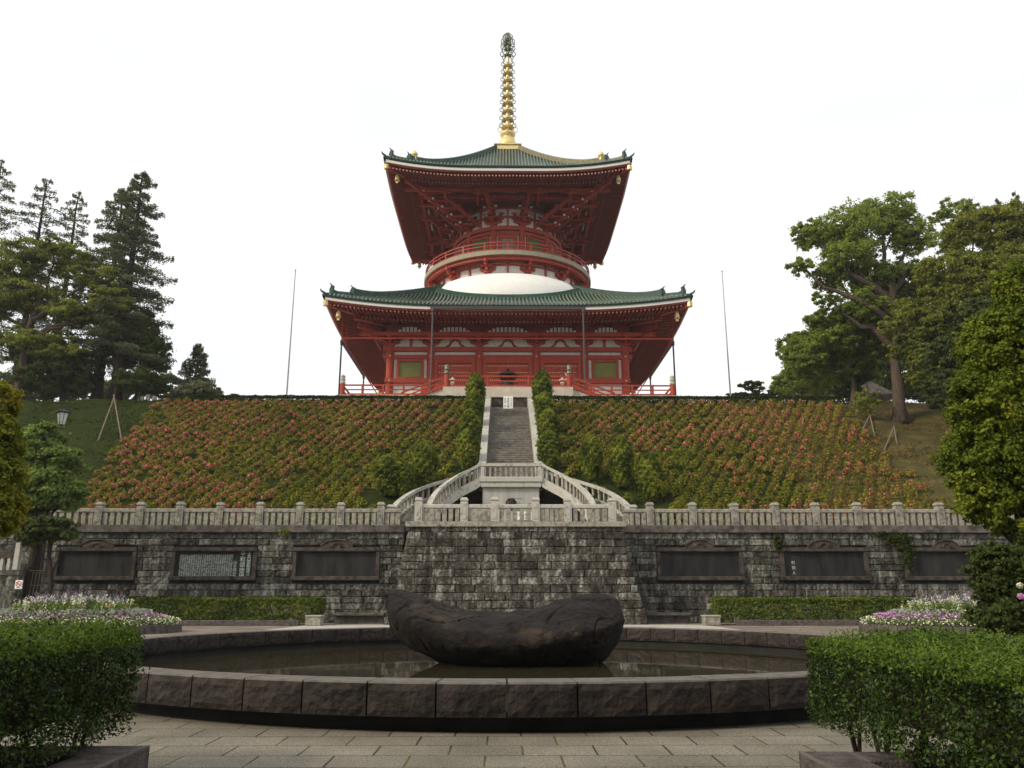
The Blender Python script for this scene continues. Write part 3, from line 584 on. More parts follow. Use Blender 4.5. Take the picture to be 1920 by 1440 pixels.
class Roof:
    def __init__(s, E, zE, ti, zi, a, Lf): s.E, s.zE, s.ti, s.H, s.a, s.L = E, zE, ti, zi-zE, a, Lf
    def lift(s, q): return s.L*max(0, (abs(q)/s.E-.22)/.78)**2.3
    def z(s, q, t): u = (s.E-t)/(s.E-s.ti); return s.zE+s.H*(s.a*u+(1-s.a)*u*u)+s.lift(min(abs(q), t) if t < s.E else q)
def build_roof(name, rf, tin, rib, parent, fz, r1, r2, wall_t, glintright=False):
    """fz: fascia z0,z1 below eave ; r1,r2: rafter tiers (t_out,z_out,t_in,z_in)"""
    E = rf.E; m = PB()
    for k in range(4):
        f = rot(k)
        def g(u, v):
            t = tin+(E-tin)*v; q = t*(2*u-1); return f(q, t, rf.z(q, t)-.05)
        m.grid(g, 40, 10)
        # eave tile edge
        def g2(u, v): q = E*(2*u-1); return f(q, E, rf.z(q, E)-.05-.22*(1-v))
        m.grid(g2, 40, 1)
    o = m.build(name, M['tile'], parent, smooth=False)
    n = int(E*2/rib)
    for k in range(4):
        f = rot(k); m = PB()
        for i in range(n):
            q = -E+rib*(i+.5)+ (2*E-n*rib)/2; t0 = max(tin, abs(q)+.25)
            if E-t0 < .3: continue
            ks = max(2, int((E-t0)/1.4)); pts = []
            base = len(m.v); W = rib*.20
            for j in range(ks+1):
                t = t0+(E+.06-t0)*j/ks; z = rf.z(q, t)
                for dx, dz in ((-W,-.08),(-W*.8,.12),(0,.20),(W*.8,.12),(W,-.08)): m.v.append(f(q+dx, t, z+dz))
            for j in range(ks):
                for c in range(4): a = base+j*5+c; m.f.append((a, a+1, a+6, a+5))
            e = base+ks*5; m.f.append((e,e+1,e+2,e+3,e+4))
        m.build('tile_rows', M['tilerib'], o)
        # fascia and eave board
        m = PB()
        for (tt, za, zb) in ((E-.12, fz[0], fz[1]),):
            for j in range(40):
                qs = [-tt+2*tt*j/40, -tt+2*tt*(j+1)/40]; L0, L1 = rf.lift(qs[0]), rf.lift(qs[1])
                P = [f(qs[0],tt,za+L0), f(qs[1],tt,za+L1), f(qs[1],tt-.2,za+L1), f(qs[0],tt-.2,za+L0), f(qs[0],tt,zb+L0), f(qs[1],tt,zb+L1), f(qs[1],tt-.2,zb+L1), f(qs[0],tt-.2,zb+L0)]
                m.hexa(P)
        m.build('fascia', M['fascia'], o)
        for tt, za, zb in ((E-.30, fz[0]-.16, fz[0]+.0), (r1[0]-.25, r1[1]+.10, r1[1]+.26), (r2[0]-.1, r2[1]+.12, r2[1]+.38)):
            m = PB()
            for j in range(40):
                qs = [-tt+2*tt*j/40, -tt+2*tt*(j+1)/40]; L0, L1 = rf.lift(qs[0]), rf.lift(qs[1])
                m.hexa([f(qs[0],tt,za+L0), f(qs[1],tt,za+L1), f(qs[1],tt-.22,za+L1), f(qs[0],tt-.22,za+L0), f(qs[0],tt,zb+L0), f(qs[1],tt,zb+L1), f(qs[1],tt-.22,zb+L1), f(qs[0],tt-.22,zb+L0)])
            m.build('eave_board', M['red'], o)
        # rafters (two tiers) and soffit boards
        m = PB(); ends_ = []; h = .21
        for (to, zo, ti_, zi_), w in ((r1, .17), (r2, .21)):
            for i in range(n):
                q = -E+rib*(i+.5)+(2*E-n*rib)/2
                if abs(q) > to-.25: continue
                a = to; b = max(ti_, abs(q)+.15)
                if a-b < .15: continue
                za = zo+rf.lift(q)*(a/E); zb = zo+(zi_-zo)*(a-b)/(to-ti_)+rf.lift(q)*(b/E)
                sbar(m, f, (q,a,za), (q,b,zb), w, h)
                nf = len(m.f); m.bar(f(q,a-.001,za), f(q,a+.02,za), w*.9, h*.9); ends_ += list(range(nf, len(m.f)))
            def g(u, v):
                t = ti_+(to-ti_)*v; q = t*(2*u-1); return f(q, t, zo+(zi_-zo)*(to-t)/(to-ti_)+rf.lift(q)*(t/E)+h*.5)
            m.grid(g, 30, 4)
        ro = m.build('rafters', [M['redshade'], M['raftend']], o)
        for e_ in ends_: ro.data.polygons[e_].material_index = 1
    # hip ridges
    for sx, sy in ((-1,-1),(1,-1),(1,1),(-1,1)):
        def hp(t, dz): return (sx*t, sy*t, rf.z(t, t)+dz)
        mt = M['ridgeglint'] if (glintright and sx > 0 and sy < 0) else M['ridge']
        for ta, tb, w, hh in ((tin+.1, E-2.7, .5, .62), (E-2.6, E-.85, .36, .42)):
            m = PB(); K = 12; rr = []
            for j in range(K+1):
                t = ta+(tb-ta)*j/K; e = .30*max(0, (j/K-.72)/.28)**2; x, y, z = hp(t, 0); nx, ny = (-sy*.7071, sx*.7071)
                rr.append([(x-nx*w/2,y-ny*w/2,z-.15),(x+nx*w/2,y+ny*w/2,z-.15),(x+nx*w*.42,y+ny*w*.42,z+hh+e-.1),(x,y,z+hh+e+.05),(x-nx*w*.42,y-ny*w*.42,z+hh+e-.1)])
            base = len(m.v)
            for r_ in rr: m.v += r_
            for j in range(K):
                for c in range(5): a = base+j*5+c; b = base+j*5+(c+1)%5; m.f.append((a, b, b+5, a+5))
            m.f += [tuple(base+c for c in range(5))[::-1], tuple(base+K*5+c for c in range(5))]
            r = m.build('hip_ridge', mt, o)
            x, y, z = hp(tb+.05, 0); m = PB(); ya_ = math.atan2(sy, sx); ca, sa = math.cos(ya_), math.sin(ya_)
            m.cbox((x, y, z+.32), (.22, w+.28, .9), ya_, .06); m.cbox((x-ca*.1, y-sa*.1, z+.86), (.3, w*.8, .3), ya_, .06)
            m.tube([(x,y,z+.9),(x+ca*.08,y+sa*.08,z+1.08),(x+ca*.3,y+sa*.3,z+1.22)], [.10,.08,.03], 6)
            for s2 in (-1, 1): m.tube([(x-sa*s2*w*.5,y+ca*s2*w*.5,z+.6),(x-sa*s2*w*.65,y+ca*s2*w*.65,z+.9),(x-sa*s2*w*.35,y+ca*s2*w*.35,z+1.02)], [.09,.07,.02], 5)
            m.build('ridge_ornament', M['ridge'], o)
        m = PB(); x, y, z = hp(E, 0); q = .7071
        m.tube([(x-sx*.9,y-sy*.9,rf.z(E-.9,E-.9)+.05),(x-sx*.3,y-sy*.3,z+.05),(x+sx*.08,y+sy*.08,z+.22),(x+sx*.2,y+sy*.2,z+.42)], [.16,.15,.11,.04], 6)
        m.build('corner_tile', M['ridge'], o)
        # hip rafter with gilt cap and bell
        m = PB(); zl = r1[1]+rf.L*.95; m.bar((sx*(E-.35),sy*(E-.35),zl-.05), (sx*r1[2],sy*r1[2],r1[3]+.1+rf.lift(r1[2])*.8), .42, .5); m.bar((sx*(r2[0]+.3),sy*(r2[0]+.3),r2[1]+rf.lift(r2[0])*.85-.15), (sx*r2[2],sy*r2[2],r2[3]), .46, .5); m.build('hip_rafter', M['red'], o)
        m = PB(); m.cbox((sx*(E-.32),sy*(E-.32),zl-.05), (.30,.52,.56), math.atan2(sy,sx), .03); m.build('hip_rafter_cap', M['gold'], o); m = PB()
        x, y = sx*(E-1.5), sy*(E-1.5); zb = zl-.35
        m.lathe([(.03,zb),(.12,zb-.05),(.22,zb-.3),(.27,zb-.75),(.33,zb-.85)], 12, (x,y)); m.cbox((x,y,zb-1.05), (.28,.05,.24)); m.build('wind_bell', M['gold'], o)
    return o

low = Roof(19.5, 31.1, 8.4, 36.8, .7, 1.15)
up = Roof(14.55, 50.05, 1.7, 59.6, .54, 1.15)
lo_roof = build_roof('lower_roof', low, 6.8, .425, pg, (30.5, 30.82), (19.0, 30.2, 15.6, 30.55), (16.3, 30.2, 12.8, 30.95), 13)
up_roof = build_roof('upper_roof', up, 1.5, .40, pg, (49.38, 49.72), (14.15, 48.9, 11.3, 49.3), (11.9, 49.05, 6.5, 49.75), 7, glintright=True)

def ringmat(mb, t, w, z0, z1, over=0):  # square ring beam
    for k in range(4): f = rot(k); e = t+over if k % 2 == 0 else t-w-.003; rbox(mb, f, -e, e, t-w, t, z0, z1)
# body walls
TW = 12.9; m = PB(); ringmat(m, 12.95, .4, 21.7, 30.9); m.build('wall', M['panel'], pg)
cols = (-13.04, -8.55, -3.18, 3.18, 8.55, 13.04)
for k in range(4):
    f = rot(k)
    for q in cols[:-1]:
        m = PB(); x, y, _ = f(q, 13.04, 0); m.lathe([(.43,21.72),(.43,28.3)], 16, (x, y)); m.build('column', M['red'], pg, smooth=False)
for z0, z1, t, ov, nm in ((28.27-.47, 28.30, 13.32, .55, 'upper_tie_beam'), (26.95, 27.38, 13.28, .5, 'tie_beam'), (24.14, 24.62, 13.48, .5, 'waist_beam'), (21.72, 22.1, 13.5, .3, 'ground_beam')):
    for k in range(4):
        if nm == 'waist_beam':
            f = rot(k)
            for s in (-1, 1):
                m = PB(); a, b = sorted((s*8.05, s*13.55)); rbox(m, f, a, b, 12.75, t, z0, z1); m.build(nm, M['red'], pg)
            continue
        f = rot(k); m = PB(); e = t+ov if k % 2 == 0 else 12.7; rbox(m, f, -e, e, 12.72, t-(0 if k % 2 == 0 else .0), z0, z1); m.build(nm, M['red'], pg)
mb_g = PB()
for k in range(4):
    f = rot(k)
    for q in cols: 
        for z in (27.18, 24.38) if abs(q) > 8 else (27.18,): x = f(q, 13.5, z); mb_g.cbox(x, (.16,.16,.16), 0, .04)
mb_g.build('nail_cover', M['gold'], pg)
for k in (0, 1, 3):
    f = rot(k)
    for s in (-1, 1):
        c = s*10.8; w = PB()
        for a, b, z0, z1 in ((-1.5,-1.25,24.64,26.93),(1.25,1.5,24.64,26.93),(-1.25,1.25,24.64,24.86),(-1.25,1.25,26.62,26.93)): rbox(w, f, c+a, c+b, 12.68, 13.2, z0, z1)
        wo_ = w.build('window', M['red'], pg)
        p = PB(); rbox(p, f, c-1.25, c+1.25, 12.72, 13.0, 24.86, 26.62); p.build('pane', M['louver'], wo_)
    for a, b in ((-8.55,-3.18),(-3.18,3.18),(3.18,8.55)):
        c = (a+b)/2; hw = (b-a)/2-.42; fr = PB()
        for a1, b1, z0, z1 in ((-hw,-hw+.42,22.1,26.95),(hw-.42,hw,22.1,26.95),(-hw+.42,hw-.42,26.45,26.95)): rbox(fr, f, c+a1, c+b1, 12.68, 13.26, z0, z1)
        fo = fr.build('door_frame', M['red'], pg)
        for s in (-1, 1):
            d = PB(); x0, x1 = sorted((c+s*.02, c+s*(hw-.44))); rbox(d, f, x0, x1, 12.68, 13.05, 22.1, 26.44); do = d.build('door', M['red'], pg)
            g = PB(); nn = max(5, int((x1-x0)/.24))
            for zz in (26.15, 25.4, 24.55, 23.8, 23.0):
                for i in range(nn): p = f(x0+(x1-x0)*(i+.5)/nn, 13.07, zz); g.cbox(p, (.11,.11,.11), 0, .03)
            g.build('door_studs', M['gold'], do)
# brackets of the lower storey
def arm(mb, f, q, t, z, L, h=.26, w=.28):  # wall-parallel arm with curved ends
    P = []
    for a, b in ((-L,.12),(-L*.75,.0),(L*.75,.0),(L,.12)): P.append((a, b))
    rbox(mb, f, q-L*.7, q+L*.7, t-w/2, t+w/2, z, z+h)
    for s in (-1, 1):
        a = [f(q+s*L*.7,t+w/2,z), f(q+s*L,t+w/2,z+h*.55), f(q+s*L,t-w/2,z+h*.55), f(q+s*L*.7,t-w/2,z)]
        b = [f(q+s*L*.7,t+w/2,z+h), f(q+s*L,t+w/2,z+h), f(q+s*L,t-w/2,z+h), f(q+s*L*.7,t-w/2,z+h)]
        mb.hexa(a+b)
def blockb(mb, f, q, t, z, s=.36, h=.2):
    rbox(mb, f, q-s*.36, q+s*.36, t-s*.36, t+s*.36, z, z+h*.45); rbox(mb, f, q-s/2, q+s/2, t-s/2, t+s/2, z+h*.45, z+h)
for k in range(4):
    f = rot(k)
    for q in cols[:-1] if k % 2 else cols:
        m = PB(); corner = abs(q) > 13
        blockb(m, f, q, 13.1, 28.3, .85, .36)
        arm(m, f, q, 13.1, 28.66, 1.0)
        for d in (-.85, 0, .85): blockb(m, f, q+d, 13.1, 28.92, .38, .2)
        arm(m, f, q, 13.12, 29.12, 1.5, .22)
        rbox(m, f, q-.16, q+.16, 12.9, 14.2, 28.68, 28.94); blockb(m, f, q, 14.0, 28.86, .38, .2)
        rbox(m, f, q-.16, q+.16, 12.9, 14.9, 28.9, 29.12); arm(m, f, q, 14.0, 28.98, .9, .22); blockb(m, f, q, 14.75, 28.9, .38, .22)
        for d in (-.75, .75): blockb(m, f, q+d, 14.0, 29.18, .36, .1)
        if corner:
            s = math.copysign(1, q); m.bar(f(s*13.0,13.0,28.85), f(s*15.0,15.0,29.2), .34, .34); m.bar(f(s*13.0,13.0,29.4), f(s*16.2,16.2,29.75), .34, .36); rbox(m, f, s*14.6-.25, s*14.6+.25, 14.35, 14.85, 28.9, 29.5)
        m.build('bracket_set', M['red'], pg)
    m = PB()
    for t, z0, z1, w in ((13.25, 29.42, 29.72, .3), (14.15, 29.2, 29.45, .28), (14.95, 29.12, 29.5, .34)):
        e = t+1.3 if k % 2 == 0 else t-w-.01; rbox(m, f, -e, e, t-w, t, z0, z1)
    m.build('eave_purlin', M['red'], pg)
    # frog-leg struts in door bays, short struts in window bays
    for a, b in zip(cols[:-1], cols[1:]):
        c = (a+b)/2; m = PB()
        if abs(c) < 8:
            for s in (-1, 1): m.tube([f(c+s*.12,13.0,29.15), f(c+s*.45,13.0,29.0), f(c+s*.62,13.0,28.62), f(c+s*1.05,13.0,28.36)], [.13,.14,.13,.10], 6)
            blockb(m, f, c, 13.02, 29.1, .5, .22)
        else: rbox(m, f, c-.13, c+.13, 12.85, 13.1, 28.3, 29.12); blockb(m, f, c, 13.02, 29.12, .5, .22)
        m.build('strut', M['red'], pg)
        # ribbed cove boards under the eave
        L = (b-a)/2-.98; wv = PB(); n = max(5, int(2*L/.42)); sw = 2*L/n
        for i in range(n):
            x = c-L+sw*(i+.5); hh = .42*max(.15, (1-abs((x-c)/L)**4)); rbox(wv, f, x-sw*.33, x+sw*.33, 14.5, 14.72, 29.5, 29.5+hh*1.5)
        wv.build('cove_slats', M['panel'], pg)
    m = PB(); rbox(m, f, -13.4, 13.4, 14.25, 14.45, 29.5, 30.5); m.build('cove_board', M['redshade'], pg)
# eave pipes and downpipes
m = PB(); t = 17.6
for k in range(4):
    f = rot(k); m.tube([f(-t,t,27.9), f(t,t,27.9)], .07, 6)
    for q in (-17.6, -15.2, 15.2): m.tube([f(q,t,27.9), f(q,t,30.6)], .03, 4)
m.build('hanging_pipe', M['red'], pg)
for k in (0, 1, 3):
    f = rot(k); m = PB(); rbox(m, f, -8.1, 8.1, 19.5, 19.74, 30.46, 30.74); m.build('gutter', M['pipe'], pg)
    for s in (-1, 1):
        m = PB(); m.tube([f(s*7.85,19.62,30.5), f(s*7.85,19.62,20.2)], .10, 8)
        m.tube([f(s*7.85,19.62,30.5), f(s*7.85,19.62,30.2)], .17, 8); m.build('downpipe', M['pipe'], pg)
# white drum base and round storey
m = PB(); m.lathe([(12.0,33.6),(12.0,35.4),(11.85,36.4),(11.45,37.2),(10.8,37.9),(10.1,38.4),(9.4,38.64),(8.6,38.66)], 96); m.build('plaster_dome', M['white'], pg, smooth=True)
m = PB(); n = 144
for i in range(n+1):
    a = 2*math.pi*i/n; ca, sa = math.cos(a), math.sin(a)
    for rr_, dz in ((11.9,.42),(12.2,.46),(12.75,.05),(12.75,-.4)):
        x, y = rr_*ca, rr_*sa; t = max(abs(x), abs(y)); s_ = min(abs(x), abs(y)); m.v.append((x, y, low.z(s_, t)+dz))
for i in range(n):
    for j in range(3): a = i*4+j; m.f.append((a, a+1, a+5, a+4))
m.build('dome_ridge_tiles', M['ridge'], lo_roof)
m = PB(); m.ring(8.6, 9.35, 38.6, 38.72, 96); m.ring(8.9, 9.3, 39.74, 39.92, 96); m.ring(8.9, 9.55, 40.16, 40.42, 96); m.ring(10.1, 10.5, 40.1, 40.38, 96); m.build('drum_rings', M['red'], pg)
m = PB(); m.lathe([(9.1,38.6),(9.1,40.4)], 96, cap=False); m.build('drum_panel', M['panel'], pg, smooth=True)
m = PB(); m.ring(6.5, 10.85, 40.50, 41.02, 120); m.build('balcony_deck', M['deck'], pg)
m = PB(); m.ring(6.5, 10.7, 40.40, 40.495, 96); m.build('balcony_soffit', M['red'], pg)
m = PB(); m.lathe([(6.7,41.0),(6.7,48.5)], 96, cap=False); m.build('round_wall', M['panel'], pg, smooth=True)
m = PB()
for r0, r1_, z0, z1 in ((6.6,7.15,45.4,45.9),(6.6,6.98,44.86,45.24),(6.6,6.95,41.02,41.4),(6.6,6.9,47.14,47.36),(6.6,6.95,48.35,48.6)): m.ring(r0, r1_, z0, z1, 96)
m.build('ring_beam', M['red'], pg)
def pol(a, r, z): return (r*math.sin(a), -r*math.cos(a), z)
for i in range(24):
    a = R(15*i); m = PB(); m.cbox(pol(a, 10.62, 41.58), (.2,.2,1.12), a); m.build('railing_post', M['red'], pg)
m = PB()
for z, h, rr in ((42.1,.13,.09),(41.68,.11,.07),(41.14,.2,.1)): m.ring(10.62-rr, 10.62+rr, z-h/2, z+h/2, 120)
m.build('railing', M['red'], pg)
for i in range(12):
    a = R(15+30*i); f = (lambda a: lambda s, t, z: (t*math.sin(a)+s*math.cos(a), -t*math.cos(a)+s*math.sin(a), z))(a)
    m = PB(); x, y, _ = pol(a, 6.78, 0); m.lathe([(.38,41.0),(.38,46.0)], 14, (x, y)); m.build('round_column', M['red'], pg)
    # balcony bracket
    m = PB(); blockb(m, f, 0, 9.2, 38.7, .8, .4); arm(m, f, 0, 9.2, 39.1, .95, .26); rbox(m, f, -.15, .15, 8.9, 9.9, 39.1, 39.36); blockb(m, f, 0, 9.8, 39.36, .36, .2)
    rbox(m, f, -.15, .15, 8.9, 10.4, 39.58, 39.84); arm(m, f, 0, 9.75, 39.56, .7, .22)
    for d in (-.75, .75): blockb(m, f, d, 9.25, 39.38, .4, .3)
    rbox(m, f, -.17, .17, 9.0, 10.6, 39.88, 40.34); m.build('balcony_bracket', M['red'], pg)
    # tall stepped bracket carrying the upper roof
    m = PB(); w = PB()
    blockb(m, f, 0, 6.85, 45.95, .9, .4)
    for j in range(4):
        z = 46.35+.74*j; to = 7.5+.85*j
        rbox(m, f, -.17, .17, 6.6, to+.35, z, z+.3)
        blockb(m, f, 0, to, z+.3, .42, .26); arm(m, f, 0, to, z+.5, .85 if j < 3 else 1.1, .26)
        for d in (-.72, .72): blockb(m, f, d, to, z+.74, .36, .22); rbox(w, f, d-.17, d+.17, to-.17, to+.17, z+.735, z+.755); rbox(w, f, d-.16, d+.16, to+.10, to+.205, z+.83, z+.95)
        if j < 2: arm(m, f, 0, 6.85, z+.05, 1.15, .26); arm(m, f, 0, 6.85, z+.45, 1.35, .2)
    m.bar(f(0,6.8,46.9), f(0,10.8,49.0), .32, .42); m.bar(f(0,6.8,47.8), f(0,10.6,49.3), .3, .4)
    m.build('stepped_bracket', M['red'], pg); w.build('bracket_end_paint', M['panel'], pg)
    # bays
    b = R(30*i); f2 = (lambda a: lambda s, t, z: (t*math.sin(a)+s*math.cos(a), -t*math.cos(a)+s*math.sin(a), z))(b)
    m = PB()
    rbox(m, f2, -.12, .12, 9.05, 9.3, 38.72, 40.2); m.build('strut', M['red'], pg); m = PB()
    for d, z0, z1 in ((0,45.9,48.4),): rbox(m, f2, d-.12, d+.12, 6.65, 6.92, z0, z1)
    m.build('strut', M['red'], pg)
    if i % 3 == 0:
        fr = PB()
        for a1, b1, z0, z1 in ((-1.25,-.85,41.4,44.86),(.85,1.25,41.4,44.86),(-.85,.85,44.3,44.86)): rbox(fr, f2, a1, b1, 6.5, 6.88, z0, z1)
        fo = fr.build('round_storey_door', M['red'], pg)
        for s in (-1, 1):
            d = PB(); x0, x1 = sorted((s*.10, s*.72)); rbox(d, f2, x0, x1, 6.5, 6.76, 42.3, 44.2); d.build('pane', M['doorglass'], fo)
        d = PB(); rbox(d, f2, -.1, .1, 6.5, 6.82, 41.4, 44.3); rbox(d, f2, -.85, -.72, 6.5, 6.80, 41.4, 44.3); rbox(d, f2, .72, .85, 6.5, 6.80, 41.4, 44.3); rbox(d, f2, -.72, .72, 6.5, 6.78, 41.4, 42.3); d.build('door_leaf', M['red'], fo)
    else:
        fr = PB()
        for a1, b1, z0, z1 in ((-1.2,-1.0,41.9,44.8),(1.0,1.2,41.9,44.8),(-1.0,1.0,44.5,44.8),(-1.0,1.0,41.9,42.1)): rbox(fr, f2, a1, b1, 6.5, 6.86, z0, z1)
        fo = fr.build('window', M['red'], pg); d = PB(); rbox(d, f2, -1.0, 1.0, 6.5, 6.78, 42.1, 44.5); d.build('pane', M['greenlat'], fo)
# square purlins and corner arms of the upper storey
for k in range(4):
    f = rot(k)
    m = PB()
    for t, z0, z1, w in ((9.3,48.55,48.9,.34),(10.8,48.72,49.1,.38),(7.9,48.9,49.2,.3)):
        e = t+1.6 if k % 2 == 0 else t-w-.01; rbox(m, f, -e, e, t-w, t, z0, z1)
    m.build('eave_purlin', M['red'], pg)
    for q in (-7.6,-3.7, 3.7, 7.6):
        m = PB(); rbox(m, f, q-.16, q+.16, 7.8, 11.1, 48.2, 48.5); blockb(m, f, q, 10.6, 48.5, .42, .22); arm(m, f, q, 10.6, 48.45, .8, .24); blockb(m, f, q, 9.15, 48.3, .42, .24); rbox(m, f, q-.14, q+.14, 9.5, 11.4, 48.6, 48.9)
        m.build('bracket_arm', M['red'], pg)
    for c in (-3.95, 0, 3.95):
        wv = PB(); L = .8
        for i in range(5): x = c-L+.4*i; rbox(wv, f, x-.13, x+.13, 10.0, 10.2, 48.92, 48.92+(.34 if i in (0,4) else .46))
        wv.build('cove_slats', M['panel'], pg)
    s = (-1, 1, 1, -1)[k]; s2 = (-1, -1, 1, 1)[k]
    m = PB(); w = PB()
    for j in range(5):
        a0 = 4.9+.0*j; a1 = 6.2+1.05*j; z = 46.3+.55*j
        m.bar((s*4.8,s2*4.8,z), (s*a1,s2*a1,z+.1), .36, .32); m.cbox((s*(a1-.25),s2*(a1-.25),z+.38), (.5,.5,.28), 0, .04)
        for dx, dy in ((1,0),(0,1)):
            m.bar((s*(a1-.25)-s*dx*1.6,s2*(a1-.25)-s2*dy*1.6,z+.3), (s*(a1-.25)+s*dx*.5,s2*(a1-.25)+s2*dy*.5,z+.3), .26, .24)
            w.cbox((s*(a1-.25)+s*dx*.52,s2*(a1-.25)+s2*dy*.52,z+.3), (.24,.24,.2))
    m.bar((s*5.0,s2*5.0,47.0), (s*11.4,s2*11.4,49.1), .42, .5); m.bar((s*5.0,s2*5.0,48.0), (s*12.2,s2*12.2,49.35), .4, .5)
    m.build('corner_bracket', M['red'], pg); w.build('bracket_end_paint', M['panel'], pg)
    # orange-red arms between corner and mid brackets
    for q in (-5.6, 5.6):
        m = PB(); m.bar(f(q*.62, 5.6, 46.5), f(q*1.35, 9.6, 48.5), .34, .36)
        for j in range(3): u = .3+.3*j; x, y, z = f(q*(.62+.73*u), 5.6+4*u, 46.5+2*u+.3); m.cbox((x, y, z), (.42,.42,.28), 0, .03)
        m.build('diagonal_arm', M['red'], pg)
m = PB(); m.box(-11.5, 11.5, -11.5, 11.5, 49.78, 49.9); m.lathe([(6.68,48.4),(6.68,49.8)], 64, cap=False); m.build('ceiling_board', M['redshade'], pg)

# spire
sp = PB()
def zf(v): return at(950, 50+v/6, D).z
b = zf(1360); m = PB(); m.cbox((0,0,60.0), (3.4,3.4,.8), b=.04); m.cbox((0,0,60.42), (3.7,3.7,.2), b=.03)
spire = m.build('spire', M['gold'], pg)
m = PB(); m.cbox((0,0,59.5), (3.5,3.5,.4), b=.05); m.build('spire_base_ridge', M['ridge'], spire)
m = PB(); zb0 = zf(1300); m.lathe([(1.3,60.5),(1.15,zb0-.3),(1.0,zb0+.35),(.7,zf(1265)),(.8,zf(1250)),(1.05,zf(1225)),(1.08,zf(1212)),(.75,zf(1200)),(.42,zf(1190)),(.36,zf(1150))], 20); m.build('lotus_base', M['gold'], spire, smooth=True)
m = PB(); m.tube([(0,0,zf(1200)), (0,0,zf(320))], [.34,.22], 12); m.build('spire_pole', M['gold'], spire)
# open lotus cage below the rings
m = PB()
for i in range(8):
    a = math.pi/4*i; q = lambda r, z: (r*math.cos(a), r*math.sin(a), z)
    m.tube([q(.7,zf(1205)), q(1.3,zf(1180)), q(1.38,zf(1150)), q(1.15,zf(1132)), q(.9,zf(1140))], .05, 5)
m.build('lotus_cage', M['gold'], spire)
rv = [445,530,615,700,790,870,960,1050,1135]
for i, v in enumerate(rv):
    m = PB(); z = zf(v); r = (.66+.17*i/8)
    m.lathe([(.28,z+.5),(.32,z+.34),(r*.62,z+.2),(r*.98,z+.10),(r*1.02,z-.08),(r*.7,z-.16),(.28,z-.14)], 20)
    g = m.build('spire_ring', M['gold'], spire, smooth=True); m = PB()
    for j in range(8):
        a = math.pi/4*j; q = lambda rr, zz: (rr*math.cos(a), rr*math.sin(a), zz)
        R1 = .86+.24*i/8; m.tube([q(r*.85,z-.02), q(R1,z+.10), q(R1+.08,z+.38), q(R1-.05,z+.60), q(R1-.22,z+.52), q(R1-.14,z+.34)], [.06,.055,.05,.05,.04,.03], 5)
        m.tube([q(R1-.05,z+.60), q(.4,z+.86)], .03, 4)
    m.build('ring_scrolls', M['oldbronze'], g)
# crown: three flame tiers and jewel
for i, (v, r) in enumerate(((340,1.0),(268,.95),(215,.95))):
    m = PB(); z = zf(v)
    m.lathe([(.2,z-.05),(.5,z+.12),(.45,z+.3),(.2,z+.5),(.2,z+.75)], 14)
    for j in range(8):
        a = math.pi/4*j+.2*i; q = lambda rr, zz: (rr*math.cos(a), rr*math.sin(a), zz)
        m.tube([q(.35,z+.15), q(r*.9,z+.05), q(r*1.1,z+.4), q(r*1.0,z+.75), q(r*.7,z+.8), q(r*.68,z+.55)], [.07,.07,.07,.06,.05,.03], 5)
    m.build('crown_tier', M['oldbronze'], spire)
m = PB(); z0 = zf(180); z1 = zf(65); hh = z1-z0
m.lathe([(.15,z0-.2),(.35,z0),(.52,z0+.3*hh),(.5,z0+.5*hh),(.25,z0+.75*hh),(.03,z1)], 16)
for j in range(8):
    a = math.pi/4*j; m.tube([(r_*math.cos(a+tw), r_*math.sin(a+tw), z0+u*hh) for u, r_, tw in ((0,.35,0),(.2,.68,.15),(.45,.78,.35),(.7,.55,.6),(.95,.1,.8))], [.06,.07,.07,.06,.03], 5)
m.build('jewel', M['oldbronze'], spire, smooth=True)
for s in (-1, 1):
    t = 11.3; z = up.z(t, t)+.55; m = PB(); x, y = s*t, -t
    m.lathe([(.26,z-.3),(.26,z+.1),(.16,z+.25),(.36,z+.38),(.40,z+.62),(.30,z+.8),(.1,z+.98),(.02,z+1.12)], 12, (x, y)); m.build('roof_jewel', M['gold'], up_roof, smooth=True)

# terrace
T = 17.3; m = PB(); m.box(-T-.5, T+.5, -T-.5, T+.5, SZ1, FLZ); m.box(-6.5, 6.5, -T-4.0, -T-.5, SZ1, FLZ); m.build('terrace', M['concrete'], pg)
for s in (-1, 1):
    m = PB()
    for i in range(10): a = s*(6.5+.42*i); x0, x1 = sorted((a, a+s*.42)); m.box(x0, x1, -T-3.6, -T-.9, SZ1, FLZ-.17*(i+1))
    m.build('terrace_steps', M['concrete'], pg)
def fence(name, pts, posts, h=1.15):
    m = PB()
    for a, b in zip(pts[:-1], pts[1:]):
        a, b = Vector(a), Vector(b)
        for dz, w, hh in ((h,.14,.14),(h*.58,.1,.11),(.16,.12,.2)): m.bar(a+Vector((0,0,dz)), b+Vector((0,0,dz)), w, hh)
    m.build(name, M['red'], pg)
    for p in posts: m = PB(); m.cbox((p[0],p[1],p[2]+h/2+.03), (.2,.2,h+.1)); m.build('fence_post', M['red'], pg)
zt_ = FLZ
